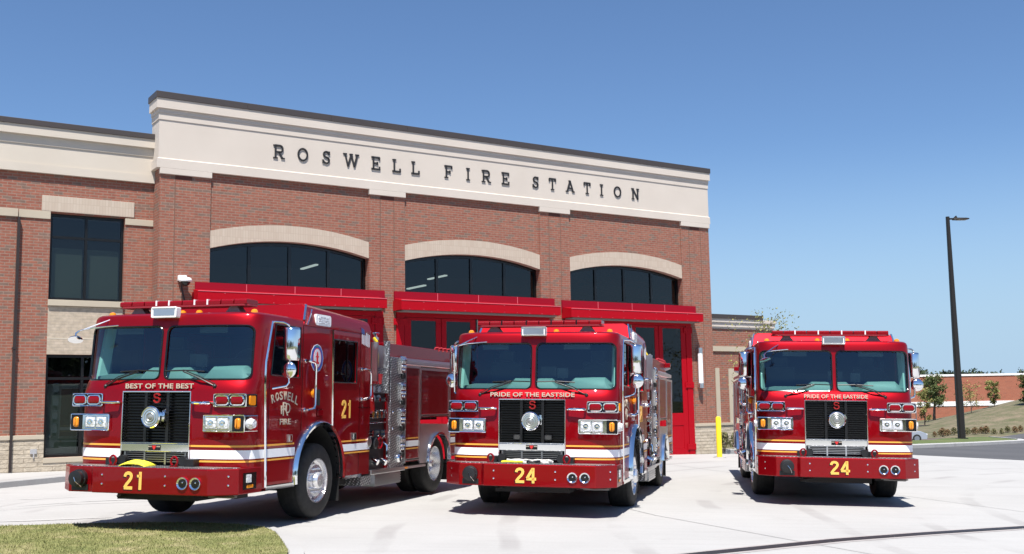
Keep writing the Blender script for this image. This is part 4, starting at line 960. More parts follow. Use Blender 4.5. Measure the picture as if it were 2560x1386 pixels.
        la = MB(); la.prism(rrect(1.40, 1.54, 1.055, 1.155, .01, 2), 'x', s*1.2505, s*1.262, 0); la.prism(rrect(3.29, 3.45, 1.02, 1.13, .01, 2), 'x', s*1.2505, s*1.262, 0); la.box(s*1.262, s*1.272, 1.46, 1.51, 1.07, 1.14, 1); la.box(s*1.262, s*1.272, 3.36, 3.41, 1.035, 1.115, 1)
        la.build('door_latch', [M_alu(), M_chrome()], T, smooth=0)
        mk = MB(); mk.prism(rrect(2.14, 2.34, 1.375, 1.485, .02), 'x', s*1.2505, s*1.275, 0); mk.build('side_marker', M_chrome(), T); m3 = MB(); m3.prism(rrect(2.20, 2.335, 1.39, 1.47, .02), 'x', s*1.275, s*1.285); m3.build('side_marker_lens', M_rlens(), T)
        vt = MB(); vt.box(s*1.2505, s*1.256, 2.17, 2.29, 1.53, 1.75); vt.build('intake_vent', M_chas(), T, smooth=0)
        MB().sph((s*1.27, 2.06, 1.70), .04, 10, sc_=(1, 1, 1.6)).build('amber_marker', M_amber(), T)
        MB().rev((s*1.25, 3.90, .975), (s, 0, 0), [(.075, 0), (.075, .02), (.055, .03), (.02, .03)], 20).build('fuel_cap', M_alu(), T)
        # mirrors
        mr = MB(); pl_ = [(1.41+.105*math.cos(R(a))*(1 if abs(math.cos(R(a))) < .9 else 1), 1.21-.15*max(0, math.sin(R(a)))**.7) for a in range(0, 181, 12)]
        mr.loft([[(s*(1.41+(x-1.41)*k), 1.21+(y-1.21)*k, z) for x, y in pl_] for z, k in ((2.105, .8), (2.115, .95), (2.14, 1), (2.50, 1), (2.525, .95), (2.535, .8))])
        mo = mr.build('side_mirror', M_chrome(), T, smooth=50)
        ma_ = MB(); ma_.tube([(s*1.22, 1.0, 2.60), (s*1.36, 1.05, 2.59), (s*1.41, 1.10, 2.56), (s*1.41, 1.12, 2.50), (s*1.41, 1.13, 1.82), (s*1.39, 1.1, 1.78), (s*1.27, .96, 1.745)], .014, 8); ma_.build('mirror_bracket', M_chrome(), mo)
        mc = MB(); mc.rev((s*1.44, 1.06, 1.985), (0, 1, 0), [(.02, -.03), (.07, -.022), (.1, -.004), (.107, .008), (.1, .02), (.02, .03)], 26); mc.build('convex_mirror', M_chrome(), mo)
    # convex spotter mirror on the front corner (viewer's left)
    sp_ = MB(); sp_.tube([(-.64, .55, 2.56), (-1.0, .40, 2.52), (-1.10, .30, 2.49), (-1.13, .25, 2.47)], .009, 7); sp_.tube([(-.78, .66, 2.70), (-1.0, .42, 2.56), (-1.10, .30, 2.49)], .009, 7)
    sp_.sph((-.64, .55, 2.565), .022, 8); so = sp_.build('spotter_mirror', M_chrome(), T)
    if spot == 'bowl':
        b3 = MB(); b3.tube([(-1.13, .25, 2.47), (-1.155, .22, 2.44), (-1.15, .21, 2.40)], .01, 6); b3.rev((-1.14, .2, 2.36), (.25, -.35, -.9), [(.012, -.04), (.055, -.025), (.088, .0), (.092, .01), (.05, .017), (.001, .02)], 24); b3.build('mirror_bowl', M_chrome(), so)
    else:
        b3 = MB(); b3.tube([(-1.1, .3, 2.49), (-1.22, .45, 2.50), (-1.31, .7, 2.40), (-1.34, .85, 2.1), (-1.34, .88, 1.8), (-1.27, .85, 1.74)], .014, 7); b3.build('mirror_arm', M_chrome(), so)
    # --- roof: light bar, markers, scene light
    lbz = 2.80
    bar = MB(); bar.prism([(x, y) for x, y in ((-.97, .85), (-.9, .80), (.9, .80), (.97, .85), (.97, 1.05), (.9, 1.10), (-.9, 1.10), (-.97, 1.05))], 'z', lbz, lbz+.022); lbo = bar.build('light_bar', mat('light_bar_base', (.3, .02, .03), .4), T, smooth=0)
    n_ = 10
    for i in range(n_):
        x0 = -.965+i*1.93/n_; x1 = x0+1.93/n_-.012
        l_ = MB(); l_.loft([[(a, b, z) for a, b in ((x0, .845-k), (x1, .845-k), (x1, 1.055+k), (x0, 1.055+k))] for z, k in ((lbz+.022, .035), (lbz+.07, .035), (lbz+.088, .015))]); l_.build('bar_lens', M_rlens(), lbo, smooth=0, bevel=.006)
    dv = MB()
    for i in ((3, 4, 6, 7) if num == '21' else (2, 4, 6, 8)): x = -.965+i*1.93/n_-.006; dv.box(x-.010, x+.010, .80, 1.1, lbz+.02, lbz+.092)
    dv.build('bar_divider', M_white() if num == '21' or chromeg else M_gblack(), lbo, smooth=0)
    ft = MB()
    for s in (-1, 1): ft.loft([[(s*.72+a, b, z) for a, b in ((-k, .88), (k, .88), (k, 1.02), (-k, 1.02))] for z, k in ((2.705, .13), (lbz+.002, .05))])
    ft.build('bar_foot', M_grey(), lbo, smooth=0)
    for x in (-1.06, -.22, .02, .27, 1.08):
        am = MB(); am.rev((x, .80, 2.700 if abs(x) < 1 else 2.695), (0, 0, 1), [(.045, 0), (.045, .02), (.035, .045), (.012, .055)], 14); am.build('roof_marker', M_amber(), T)
    sl_ = MB(); sl_.box(-.185, .185, .43, .53, 2.635, 2.765); sl_.box(-.16, .16, .52, .56, 2.61, 2.65); so2 = sl_.build('front_scene_light', M_white(), T, smooth=0, bevel=.012)
    l_ = MB(); l_.box(-.155, .155, .424, .431, 2.660, 2.742); l_.build('scene_lens', mat('scene_lens', (.36, .40, .46), .12, .6), so2, smooth=0)
    fr_2 = MB(); pts = [(x, z) for x, z in rrect(-.18, .18, 2.640, 2.760, .01, 2)]; pts.append(pts[0]); fr_2.tube([(x, .428, z) for x, z in pts], .010, 6); fr_2.box(-.19, .19, .50, .60, 2.60, 2.635); fr_2.build('scene_light_frame', M_white() if num == '21' else M_alu(), so2)
    # --- pump area, y 3.93..5.25
    pm = MB(); pm.box(-1.18, 1.18, 3.94, 4.72, .50, 2.30); pm.build('pump_house', mat('pump_panel_black', (.025, .026, .028), .35), T, smooth=0)
    for s in (-1, 1):
        cl_ = MB(); cl_.box(s*1.02, s*1.252, 4.70, 5.27, .545, 2.305); cl_.build('plate_column', M_plate(), T, smooth=0, bevel=.008)
        rp = MB(); rp.box(s*1.05, s*1.215, 4.62, 4.70, .55, 1.72); rp.build('red_post', M_red(), T, smooth=0)
        tp = MB(); tp.box(s*1.06, s*1.10, 3.95, 4.60, 1.72, 2.12, 0); tp.box(s*1.06, s*1.105, 3.98, 4.58, 2.12, 2.47, 1); tp.box(s*1.06, s*1.15, 4.585, 4.625, 1.72, 2.55, 0); tp.box(s*1.02, s*1.24, 3.95, 3.99, 1.9, 2.5, 1); tp.build('upper_pump_panel', [M_plate(), M_alu()], T, smooth=0).location.x = s*.11
        ctl = MB()
        for z, n2, r_ in ((1.62, 3, .035), (1.40, 4, .04), (1.36, 4, .03), (1.12, 2, .03), (1.07, 3, .025)):
            for k in range(n2): ctl.cyl((s*1.08, 4.04+k*.47/max(1, n2-1), z), (s, 0, 0), .07, r_, seg=12)
        for z in (1.45, 1.02, 1.26): ctl.tube([(s*1.1, 4.0, z), (s*1.14, 4.3, z+.01), (s*1.1, 4.6, z)], .012, 6)
        ctl.tube([(s*1.08, 4.55, .95), (s*1.16, 4.55, .9), (s*1.16, 4.55, .72)], .02, 8); ctl.cyl((s*1.08, 4.45, .68), (s, 0, -.4), .12, .045, seg=14); ctl.cyl((s*1.08, 4.15, .7), (s, 0, -.4), .12, .045, seg=14)
        ctl.sph((s*1.2, 4.66, 1.42), .02, 8); ctl.sph((s*1.2, 4.66, 1.16), .02, 8)
        ctl.build('pump_control', M_chrome(), T).location.x = s*.11
        gg = MB()
        for k in range(2):
            for j in range(2): gg.cyl((s*1.08, 4.14+k*.2, 1.78-j*.14), (s, 0, 0), .03, .05, seg=16)
        gg.build('pump_gauge', mat('gauge_face', (.5, .52, .55), .3), T).location.x = s*.11
        wh = MB(); wh.tube([(s*1.14, 4.32+.085*math.cos(R(a)), .95+.085*math.sin(R(a))) for a in range(0, 361, 30)], .016, 7); wh.cyl((s*1.08, 4.32, .95), (s, 0, 0), .05, .05, seg=16); wh.build('valve_wheel', M_rlens(), T).location.x = s*.11
        su = MB(); su.rev((s*1.08, 4.12, .95), (s, 0, 0), [(.09, 0), (.09, .08), (.07, .1), (.02, .1)], 18); su.build('suction_cap', M_black(), T).location.x = s*.11
        hh_ = MB()
        for k in range(3): hh_.prism([(4.03+k*.13, 2.02), (4.13+k*.13, 2.02), (4.08+k*.13, 1.86)], 'x', s*1.10, s*1.14)
        hh_.build('pull_handle', mat('red_handle', (.6, .05, .06), .4), T, smooth=0).location.x = s*.11
        sidep = MB(); sidep.prism([(3.94, 1.9), (4.02, 1.88), (4.12, 1.5), (4.1, 1.42), (3.94, 1.40)], 'x', s*1.0, s*1.245); sidep.build('side_fairing', mat('bright_red_paint', (.6, .01, .015), .3, 0, .6), T, smooth=0)
        # hanging outlet covers on the column
        for k, z in enumerate((2.21, 1.78, 1.36, .93)):
            oc = MB(); cy_ = 5.14 if k < 4 else 5.1
            oc.loft([[(s*x, cy_+a, z+b) for a, b in ((-.10, .10), (-.08, .12), (.08, .12), (.10, .10), (.10, -.10), (.06, -.17), (-.06, -.17), (-.10, -.10))] for x in (1.252, 1.285)])
            for a in (-.06, 0, .06): oc.tube([(s*1.285, cy_+a, z+.10), (s*1.297, cy_+a, z+.05), (s*1.285, cy_+a, z)], .016, 6); oc.sph((s*1.29, cy_+a, z-.045), .022, 8); 
            for a in (-.035, .035): oc.sph((s*1.285, cy_+a, z-.10), .022, 8)
            oc.build('tool_mount', M_chrome(), T, bevel=.004); nb_ = MB(); nb_.cyl((s*1.252, cy_, z-.20), (s, 0, 0), .045, .05, seg=12); nb_.build('mount_cup', M_black(), T)
        MB().rev((s*1.252, 5.02, .68), (s, 0, 0), [(.07, 0), (.07, .02), (.05, .05), (.001, .06)], 20).build('ground_light', M_chrome(), T)
        pt = MB(); pt.box(s*1.252, s*1.256, 5.09, 5.19, 1.56, 1.64); pt.build('info_plate', M_white(), T, smooth=0)
        # steps
        sp2 = MB(); sp2.box(s*1.0, s*1.27, 3.98, 5.29, .475, .545, 0); sp2.build('running_board', M_alu(), T, smooth=0, bevel=.008)
        s3_ = MB(); s3_.box(s*.95, s*1.25, 4.14, 5.13, .29, .474)
        for z in (.315, .355, .395, .435): s3_.box(s*1.25, s*1.262, 4.14, 5.13, z-.012, z+.012)
        s3_.build('step_box', M_alu(), T, smooth=0); s4 = MB(); s4.prism([(s*.9, 3.66), (s*1.245, 3.66), (s*1.245, 4.0), (s*1.2, 4.138), (s*.9, 4.138)], 'z', .33, .473); s4.build('corner_step', M_plate(), T, smooth=0)
    vv = MB()
    for x, y in ((1.0, 4.05), (1.0, 4.32), (.95, 4.75), (-.95, 4.1), (-.95, 4.5)): vv.rev((x, y, 2.50), (0, 0, 1), [(.035, 0), (.03, .06), (.05, .08), (.05, .12), (.02, .135), (.03, .16), (.06, .19), (.055, .2)], 14)
    vv.build('roof_valve', M_chrome(), T)
    cs = MB(); cs.tube([(1.08, 4.15, 2.58), (1.12, 4.18, 2.52), (1.115, 4.22, 2.3), (1.112, 4.22, 2.14)], .022, 7); cs.tube([(1.0, 3.98, 2.55), (1.12, 4.0, 2.45), (1.12, 4.0, 2.2)], .014, 6); cs.build('yellow_strap', M_yellow(), T).location.x = .11
    db = MB(); db.box(-1.05, 1.05, 3.95, 4.60, 2.47, 2.50); db.build('pump_top_deck', M_plate(), T, smooth=0)
    # --- rear body
    bd = MB(); bd.box(-1.245, 1.245, 5.28, 8.45, .53, 2.205); bd.box(-.9, .9, 5.3, 8.4, .40, .53); body = bd.build('rear_body', M_red(), T, smooth=0, bevel=.01)
    bc = [cutter(lambda c: c.prism([(6.78+.52*math.cos(R(a)), .55+.49*math.sin(R(a))) for a in range(0, 181, 10)]+[(6.26, .2), (7.30, .2)], 'x', -2, 2))]
    body.modifiers.clear(); boolean(body, bc)
    body.data.materials.append(M_chas())
    for p in body.data.polygons:
        c = p.center
        if abs(c.x) < 1.23 and math.hypot(c.y-6.78, c.z-.55) < .53 and 6.2 < c.y < 7.35: p.material_index = len(body.data.materials)-1
    up_ = MB()
    for s in (-1, 1): up_.box(s*1.02, s*1.14, 4.63, 8.40, 2.206, 2.53)
    up_.build('hosebed_side', M_red(), T, smooth=0, bevel=.01)
    hbk = MB(); hbk.box(-1.01, 1.01, 4.65, 8.38, 2.206, 2.36); hbk.build('hose_bed', mat('hose_cover', (.05, .05, .05), .8), T, smooth=0)
    for s in (-1, 1):
        rl = MB(); rl.prism([(s*1.14, 2.207), (s*1.255, 2.207), (s*1.255, 2.27), (s*1.14, 2.32)], 'y', 5.275, 8.44); rl.build('roof_rail', M_alu(), T, smooth=0)
        dd = MB(); fr3 = MB()
        for (y0, y1, z0, z1) in ((5.30, 5.88, .60, 2.15), (5.95, 7.28, 1.32, 2.13), (7.36, 8.40, .60, 2.12)):
            dd.box(s*1.246, s*1.250, y0, y1, z0, z1)
            for k in range(int((z1-z0)/.075)): dd.box(s*1.250, s*1.2535, y0+.01, y1-.01, z0+.012+k*.075, z0+.078+k*.075)
            for (a, b, c_, d_) in ((y0-.03, y0, z0-.02, z1+.04), (y1, y1+.03, z0-.02, z1+.04), (y0, y1, z1, z1+.04)): fr3.box(s*1.246, s*1.268, a, b, c_, d_)
            fr3.box(s*1.253, s*1.275, y0+.02, y1-.02, z0+.02, z0+.055)
        dd.build('roller_door', M_red(), T, smooth=0); fr3.build('roller_door_frame', M_alu(), T, smooth=0)
        kb = MB()
        for (y0, y1, z0) in ((5.30, 5.88, .60), (5.95, 7.28, 1.32), (7.36, 8.40, .60)): kb.box(s*1.275, s*1.285, y0+.05, y1-.05, z0+.03, z0+.045)
        kb.build('door_bar', M_black(), T, smooth=0)
        fp = MB(); outer = [(5.93, 1.22), (5.93, .55), (6.26, .55)]+[(6.78-.52*math.cos(R(a)), .55+.49*math.sin(R(a))) for a in range(0, 181, 9)]+[(7.31, .55), (7.36, .55), (7.36, 1.19)]
        fp.prism(outer, 'x', s*1.246, s*1.262); fp.build('wheel_fender', M_alu(), T, smooth=0)
        ra = MB(); ra.loft([[(s*xo, 6.78-rad*math.cos(R(a)), .55+rad*.94*math.sin(R(a))) for rad, xo in ((.50, 1.2), (.505, 1.31), (.54, 1.31), (.55, 1.26))] for a in range(0, 181, 9)]); ra.build('wheel_arch', M_chrome(), T, smooth=40)
        sr3 = MB(); so3 = MB()
        for (a, b) in ((5.31, 5.87), (7.37, 8.39)):
            sr3.box(s*1.2536, s*1.256, a, b, .85, .945); so3.box(s*1.2536, s*1.256, a, b, .975, .995); so3.box(s*1.2536, s*1.256, a, b, .805, .825)
        sr3.build('white_stripe', M_stripe(), T, smooth=0); so3.build('gold_stripe', M_gold(), T, smooth=0)
        bs = MB(); bs.box(s*1.15, s*1.26, 5.28, 6.2, .49, .53); bs.box(s*1.15, s*1.26, 7.34, 8.45, .49, .53); bs.build('rub_rail', M_alu(), T, smooth=0)
        rmk = MB(); rmk.box(s*1.261, s*1.27, 5.30, 5.40, .495, .525); rmk.build('side_reflector', M_amber(), T, smooth=0)
        bk_ = MB(); bk_.box(s*1.05, s*1.25, 8.22, 8.36, 2.42, 2.52); bk2 = bk_.build('rear_beacon', M_rlens(), T, smooth=0, bevel=.015); b5 = MB(); b5.prism([(s*1.06, 2.33), (s*1.24, 2.40), (s*1.24, 2.418), (s*1.06, 2.418)], 'y', 8.2, 8.38); b5.build('beacon_bracket', M_alu(), bk2, smooth=0)
        for k in range(7):
            hk = MB(); y = 7.0+k*.2; hk.tube([(s*1.08, y, 2.52), (s*1.10, y, 2.565), (s*1.13, y+.05, 2.57), (s*1.15, y+.08, 2.52), (s*1.12, y+.05, 2.49)], .014, 6); hk.build('rail_hook', mat('red_handle', (.6, .05, .06), .4), T)
    # --- chassis
    cs_ = MB(); cs_.box(-.45, .45, .62, 8.3, .34, .58); cs_.box(-1.0, 1.0, 2.18, 2.42, .36, .52); cs_.box(-1.0, 1.0, 6.68, 6.88, .38, .56); cs_.sph((0, 6.78, .48), .26); cs_.box(-1.0, 1.0, 3.1, 3.9, .36, .52); cs_.box(-.55, .55, .4, .8, .36, .5)
    cs_.tube([(-.6, .6, .44), (-.5, .35, .40), (-.42, .3, .43), (-.35, .5, .46)], .02, 7); cs_.box(.62, 1.1, .5, .75, .40, .47); cs_.build('chassis', M_chas(), T, smooth=30)
    un = MB(); un.box(.75, 1.1, .42, .52, .41, .455); un.tube([(.7, .45, .44), (.9, .40, .42), (1.12, .42, .43)], .012, 6); un.build('air_fitting', M_grey(), T)
    fl_ = MB()
    for s in (-1, 1): fl_.box(s*.95, s*1.22, 2.98, 3.0, .17, .55); fl_.box(s*.85, s*1.22, 7.40, 7.42, .18, .55)
    fl_.build('mud_flap', M_chas(), T, smooth=0)
    for s in (-1, 1):
        # front wheel
        r_ = .505; tw = wheel(T, (s*1.235, 2.30, r_), r_, .36, s, rim=.60)
        tr = MB()
        for k in range(5): tr.rev((s*(1.235-.06-k*.06), 2.30, r_), (-s, 0, 0), [(r_+.001, 0), (r_+.001, .012)], 40, cap=False)
        tr.build('tread', M_chas(), tw)
        rm = MB(); rm.rev((s*1.235, 2.30, r_), (s, 0, 0), [(.305, -.01), (.30, .008), (.285, .005), (.27, -.045), (.235, -.06), (.215, -.02), (.12, -.015), (.11, .03), (.09, .055), (.05, .06), (.001, .062)], 36, cap=False); rmo = rm.build('rim', M_rim(), tw, smooth=30)
        nu = MB(); ho_ = MB()
        for k in range(10):
            a = R(k*36); nu.cyl((s*1.212, 2.30+.165*math.cos(a), r_+.165*math.sin(a)), (s, 0, 0), .045, .016, .009, seg=8)
            a = R(k*36+18); ho_.cyl((s*1.176, 2.30+.25*math.cos(a), r_+.25*math.sin(a)), (s, 0, .0), .004, .02, seg=10)
        nu.build('wheel_nut', M_rim(), rmo); ho_.build('hand_hole', M_chas(), rmo)
        # rear dual wheels
        for j in (0, 1):
            xo = 1.19-j*.31; tw = wheel(T, (s*xo, 6.78, r_), r_, .28, s, rim=.60)
            if j == 0:
                rm = MB(); rm.rev((s*xo, 6.78, r_), (s, 0, 0), [(.305, -.01), (.30, .008), (.285, .0), (.265, -.12), (.24, -.17), (.10, -.165), (.09, -.08), (.06, -.03), (.001, -.025)], 36, cap=False); rmo = rm.build('rim', M_rim(), tw, smooth=30)
                nu = MB()
                for k in range(10): a = R(k*36); nu.cyl((s*(xo-.17), 6.78+.165*math.cos(a), r_+.165*math.sin(a)), (s, 0, 0), .03, .016, .009, seg=8)
                nu.build('wheel_nut', M_rim(), rmo)
    if num == '24':
        for x in ((-.22, .245) if not chromeg else ()):
            fg = MB(); fg.prism(rrect(x-.055, x+.055, 1.11, 1.19, .025), 'y', .35, .372); fo_ = fg.build('fog_lamp', M_black(), T); f5 = MB(); f5.prism(rrect(x-.042, x+.042, 1.12, 1.178, .022), 'y', .344, .35); f5.build('fog_lens', mat('smoked_lens', (.06, .06, .06), .15), fo_)
    return T
frames = [
 ((-4.6086, 13.1065, .117), (.95411, -.29881, -.01968), (.29886, .95427, -.00749), (.02101, .00126, .99978)),
 ((.1349, 15.3821, -.0543), (.97089, -.23833, -.02389), (.23839, .97114, -.00717), (.02491, .00126, .99969)),
 ((5.207, 17.4282, -.1572), (.98797, -.152, -.02848), (.15206, .98836, -.00566), (.02901, .00126, .99958))]
E21 = fire_engine(frames[0], '21', 'BEST OF THE BEST', (-.465, .533), 'red fire engine numbered 21 with BEST OF THE BEST over its grille, nearest the grass', 'bowl', tarp=True)
E24 = fire_engine(frames[1], '24', 'PRIDE OF THE EASTSIDE', (-.628, .635), 'middle red fire engine numbered 24, standing between engine 21 and the other 24', 'arm', clutter=True)
E24b = fire_engine(frames[2], '24', 'PRIDE OF THE EASTSIDE', (-.504, .514), 'right red fire engine numbered 24 with silver lower grille, beside the yellow bollard', 'bowl', chromeg=True)
def on(E, mb_local, name, m, label, cat, **kw):      # a thing that lies on an engine: its mesh is moved into world space
    o = mb_local.build(name, m, None, **kw); o.data.transform(E.matrix_world); return tag(o, label, cat)
bpy.context.view_layer.update()
tp = MB(); V = []; rnd = random.Random(5)
for j in range(7):
    for i in range(13):
        x = -.30+.38*i/12; y = .06+.24*j/6; k = math.sin(math.pi*i/12)*math.sin(math.pi*(j+.6)/7.2); V.append((x+rnd.uniform(-.006, .006), y, .792+.072*k**.6+rnd.uniform(-.004, .004)))
tp.add(V, [(j*13+i, j*13+i+1, (j+1)*13+i+1, (j+1)*13+i) for j in range(6) for i in range(12)])
t_o = on(E21, tp, 'hose_cover', M_tarp(), 'folded yellow canvas cover lying on the bumper of engine 21', 'canvas cover', smooth=25, recalc=True)
so_ = t_o.modifiers.new('s', 'SOLIDIFY'); so_.thickness = .012; so_.offset = -1
hs = MB()
for k in range(3): hs.tube([(-.32+i*.055, .20+.05*math.sin(i*1.1+k*2), .802+.012*k+.006*math.sin(i*2.3+k)) for i in range(13)], .017, 7)
on(E24, hs, 'fire_hose', mat('white_hose', (.72, .70, .66), .7), 'pale flat fire hose laid along the bumper tray of the middle engine', 'fire hose')
h2 = MB(); h2.tube([(-.40, .17, .80), (-.30, .12, .812), (-.18, .15, .806), (-.08, .13, .81)], .015, 7); on(E24, h2, 'yellow_strap', M_tarp(), 'yellow strap lying on the hose in the middle engine bumper', 'strap')
h3 = MB(); h3.rev((-.02, .12, .812), (1, .1, 0), [(.02, 0), (.026, .03), (.016, .08), (.022, .17), (.026, .2)], 12); on(E24, h3, 'hose_nozzle', M_gblack(), 'black hose nozzle lying on the middle engine bumper tray', 'nozzle')

# ------------------------------------------------------------ far store, trees, shrubs
def at(px_, D_):      # world x for image column px_ at distance D_
    return (px_-1280)/F_PX*D_
fs = empty('store_building', (at(2290, 170), 170, -2.9), R(-2.0), 'long low red brick store with white bands far behind the hill', 'building')
bmn = mat('far_brick', rough=.9, fn=brick_fn((.40, .125, .07), (.44, .15, .085), (.36, .12, .07), (.4, .22, .16), w=.6, h=.2))
MB().box(-9, 60, 0, 30, 0, 7.3).build('wall', bmn, fs, smooth=0)
MB().box(-9.1, 60.1, -.1, 30.1, 7.3, 7.62).build('roof_edge', M_white(), fs, smooth=0)
MB().box(-9.05, 60, -.08, 0, 2.62, 3.35).build('white_band', M_white(), fs, smooth=0)
mb = MB()
for x in (-1, 10.5, 24): mb.box(x, x+.12, -.12, 0, 0, 2.6)
mb.build('pipe', M_grey(), fs, smooth=0)
def leafm(name, a, b, c):
    def f(t, bs):
        n = noise_node(t, objco(t), 1.1, 3); k = N(t, 'ObjectInfo')
        g = N(t, 'NewGeometry'); r_ = ramp(t, g.outputs['Random Per Island'], [(0, a), (.5, b), (1, c)])
        t.links.new(mixc(t, .6, r_, ramp(t, n, [(.3, (.6, .62, .6)), (.7, (1.3, 1.3, 1.25))]), 'MULTIPLY'), bs.inputs['Base Color'])
    return mat(name, rough=.7, fn=f)
def tree(name, loc, h, cw, leaves, label, m, crown=(.35, 1.0), size=.16, trunk=.09, seed=1, group=None, cat='tree', limbs=9, shape=1.0, lean=0, sparse=False):
    rnd = random.Random(seed); t = empty(name, loc, 0, label, cat, group)
    tr = MB(); base = Vector((0, 0, -.15)); top = Vector((lean, 0, h*.86)); axis = lambda k: Vector((lean*k+.06*h*.3*math.sin(k*5+seed), .04*h*.3*math.cos(k*4), h*.86*k-.15*(1-k)))
    tr.tube([axis(k/7) for k in range(8)], [trunk*(1-.85*k/7) for k in range(8)], 7)
    tips = []
    for i in range(limbs):
        k = crown[0]*.75+(.95-crown[0]*.75)*(i/limbs); p = axis(k); a = i*2.4+seed; r = cw*.5*rnd.uniform(.6, 1)*(1-abs(k-.55)*shape*.9); r = max(r, cw*.12)
        q = p+Vector((math.cos(a)*r, math.sin(a)*r, h*.14*rnd.uniform(.5, 1.3))); mid = p.lerp(q, .5)+Vector((0, 0, -.02*h))
        tr.tube([p, mid, q], [trunk*.4*(1-k*.6), trunk*.22*(1-k*.5), trunk*.06], 5); tips += [q, mid.lerp(q, .5)]
        for _ in range(2):
            q2 = mid+Vector((rnd.uniform(-1, 1)*r*.5, rnd.uniform(-1, 1)*r*.5, rnd.uniform(.2, 1)*h*.1)); tr.tube([mid, q2], [trunk*.15, trunk*.04], 4); tips.append(q2)
    tr.build('trunk', mat('bark', (.12, .09, .07), .9), t)
    V = []; Fc = []; clumps = []
    for q in tips:
        for _ in range(1 if sparse else 3): clumps.append((q+Vector((rnd.gauss(0, 1), rnd.gauss(0, 1), rnd.gauss(0, .8)))*cw*.07, cw*rnd.uniform(.07, .15)))
    for _ in range(leaves):
        c_, r = rnd.choice(clumps); d = Vector((rnd.gauss(0, 1), rnd.gauss(0, 1), rnd.gauss(0, .8))); p = c_+d*r*.6
        if p.z < crown[0]*h*.5: continue
        n = Vector((rnd.gauss(0, 1), rnd.gauss(0, 1), rnd.gauss(0, 1)+.6)).normalized(); a = n.orthogonal().normalized(); b = n.cross(a); s = size*rnd.uniform(.6, 1.2)
        k = len(V); V += [p-a*s, p-b*s*.5, p+a*s, p+b*s*.5]; Fc.append((k, k+1, k+2, k+3))
    me = bpy.data.meshes.new('crown'); me.from_pydata([tuple(v) for v in V], [], Fc); me.materials.append(m)
    o = bpy.data.objects.new('crown', me); col.objects.link(o); o.parent = t
    return t
L_dark = leafm('leaf_dark', (.025, .045, .015), (.045, .075, .02), (.09, .12, .035))
L_mid = leafm('leaf_mid', (.06, .09, .025), (.10, .14, .035), (.16, .18, .05))
L_yel = leafm('leaf_yellow', (.16, .17, .04), (.24, .25, .07), (.36, .32, .1))
L_pine = leafm('leaf_pine', (.02, .04, .016), (.035, .06, .022), (.06, .085, .03))
def gz2(x, y): return ground_h(x, y)
tree('young_tree', (8.1, 34.9, gz2(8.1, 34.9)+.1), 5.2, 2.6, 1500, 'thin yellow-green young tree behind the right fire engine', L_yel, (.3, 1), .045, .05, 4, sparse=True, limbs=12)
tree('broadleaf_tree', (at(2322, 128), 128, gz2(at(2322, 128), 128)), 5.5, 2.9, 4200, 'dark broadleaf tree with forked trunk left of the street lamp', L_mid, (.48, 1), .13, .19, 11, limbs=13)
tree('broadleaf_tree', (at(2296, 118), 118, gz2(at(2296, 118), 118)), 4.6, 1.9, 1300, 'low bushy green tree at the edge of the right fire engine', L_yel, (.2, 1), .11, .08, 12)
tree('sapling', (at(2412, 122), 122, gz2(at(2412, 122), 122)), 3.6, 3.4, 650, 'sparse sapling behind the street lamp pole', L_yel, (.3, 1), .11, .06, 13, sparse=True, limbs=12)
tree('sapling', (at(2470, 124), 124, gz2(at(2470, 124), 124)), 3.4, 1.6, 1500, 'narrow yellow-green sapling on the hill, right of the street lamp', L_yel, (.15, 1), .12, .05, 14)
tree('broadleaf_tree', (at(2562, 118), 118, gz2(at(2562, 118), 118)), 3.2, 2.2, 2600, 'green bushy tree on the hill at the far right', L_mid, (.15, 1), .13, .08, 15)
# far pines over the store roof
rnd = random.Random(9)
for i in range(16):
    D_ = rnd.uniform(255, 300); px_ = 2265+i*22+rnd.uniform(-6, 6); x = at(px_, D_); zt = 1.6+(987-(924+rnd.uniform(-4, 7) if i < 7 or i > 12 else 932+rnd.uniform(-4, 8)))*D_/F_PX
    tree('pine_tree', (x, D_, -2.4), zt+2.4, 8.0, 2600, 'dark evergreen in the row of treetops behind the store', L_pine, (.3, 1), .42, .25, 30+i, 'treetops behind the store', limbs=7, shape=.6)
# shrubs along the foot of the hill: two meshes copied, each a thing
def shrub(seed, m, label, grp):
    rnd = random.Random(seed); t = empty('shrub', (0, 0, 0), 0, label, 'shrub', grp); V = []; Fc = []
    for _ in range(420):
        a = rnd.uniform(0, 6.28); e = rnd.uniform(.1, 1.5); r = .42*rnd.uniform(.5, 1); p = Vector((math.cos(a)*math.cos(e)*r, math.sin(a)*math.cos(e)*r, .12+math.sin(e)*r*1.7))
        n = Vector((rnd.gauss(0, 1), rnd.gauss(0, 1), rnd.gauss(0, 1))).normalized(); aa = n.orthogonal().normalized(); b = n.cross(aa); s = rnd.uniform(.04, .08); k = len(V)
        V += [p-aa*s, p-b*s*.6, p+aa*s, p+b*s*.6]; Fc.append((k, k+1, k+2, k+3))
    me = bpy.data.meshes.new('foliage'); me.from_pydata([tuple(v) for v in V], [], Fc); me.materials.append(m); o = bpy.data.objects.new('foliage', me); col.objects.link(o); o.parent = t
    tr = MB()
    for i in range(5): a = i*1.26; tr.tube([(0, 0, -.05), (.1*math.cos(a), .1*math.sin(a), .25), (.25*math.cos(a), .25*math.sin(a), .6)], [.02, .015, .006], 4)
    tr.build('stem', mat('bark', (.12, .09, .07), .9), t); return t
L_red = leafm('leaf_russet', (.20, .07, .035), (.22, .14, .06), (.15, .14, .05))
L_olive = leafm('leaf_olive', (.10, .11, .04), (.16, .16, .06), (.24, .2, .09))
protos = [shrub(1, L_red, 'russet low shrub in the row at the foot of the hill', 'russet shrubs below the hill'), shrub(2, L_olive, 'olive green low shrub in the row at the foot of the hill', 'olive shrubs below the hill')]
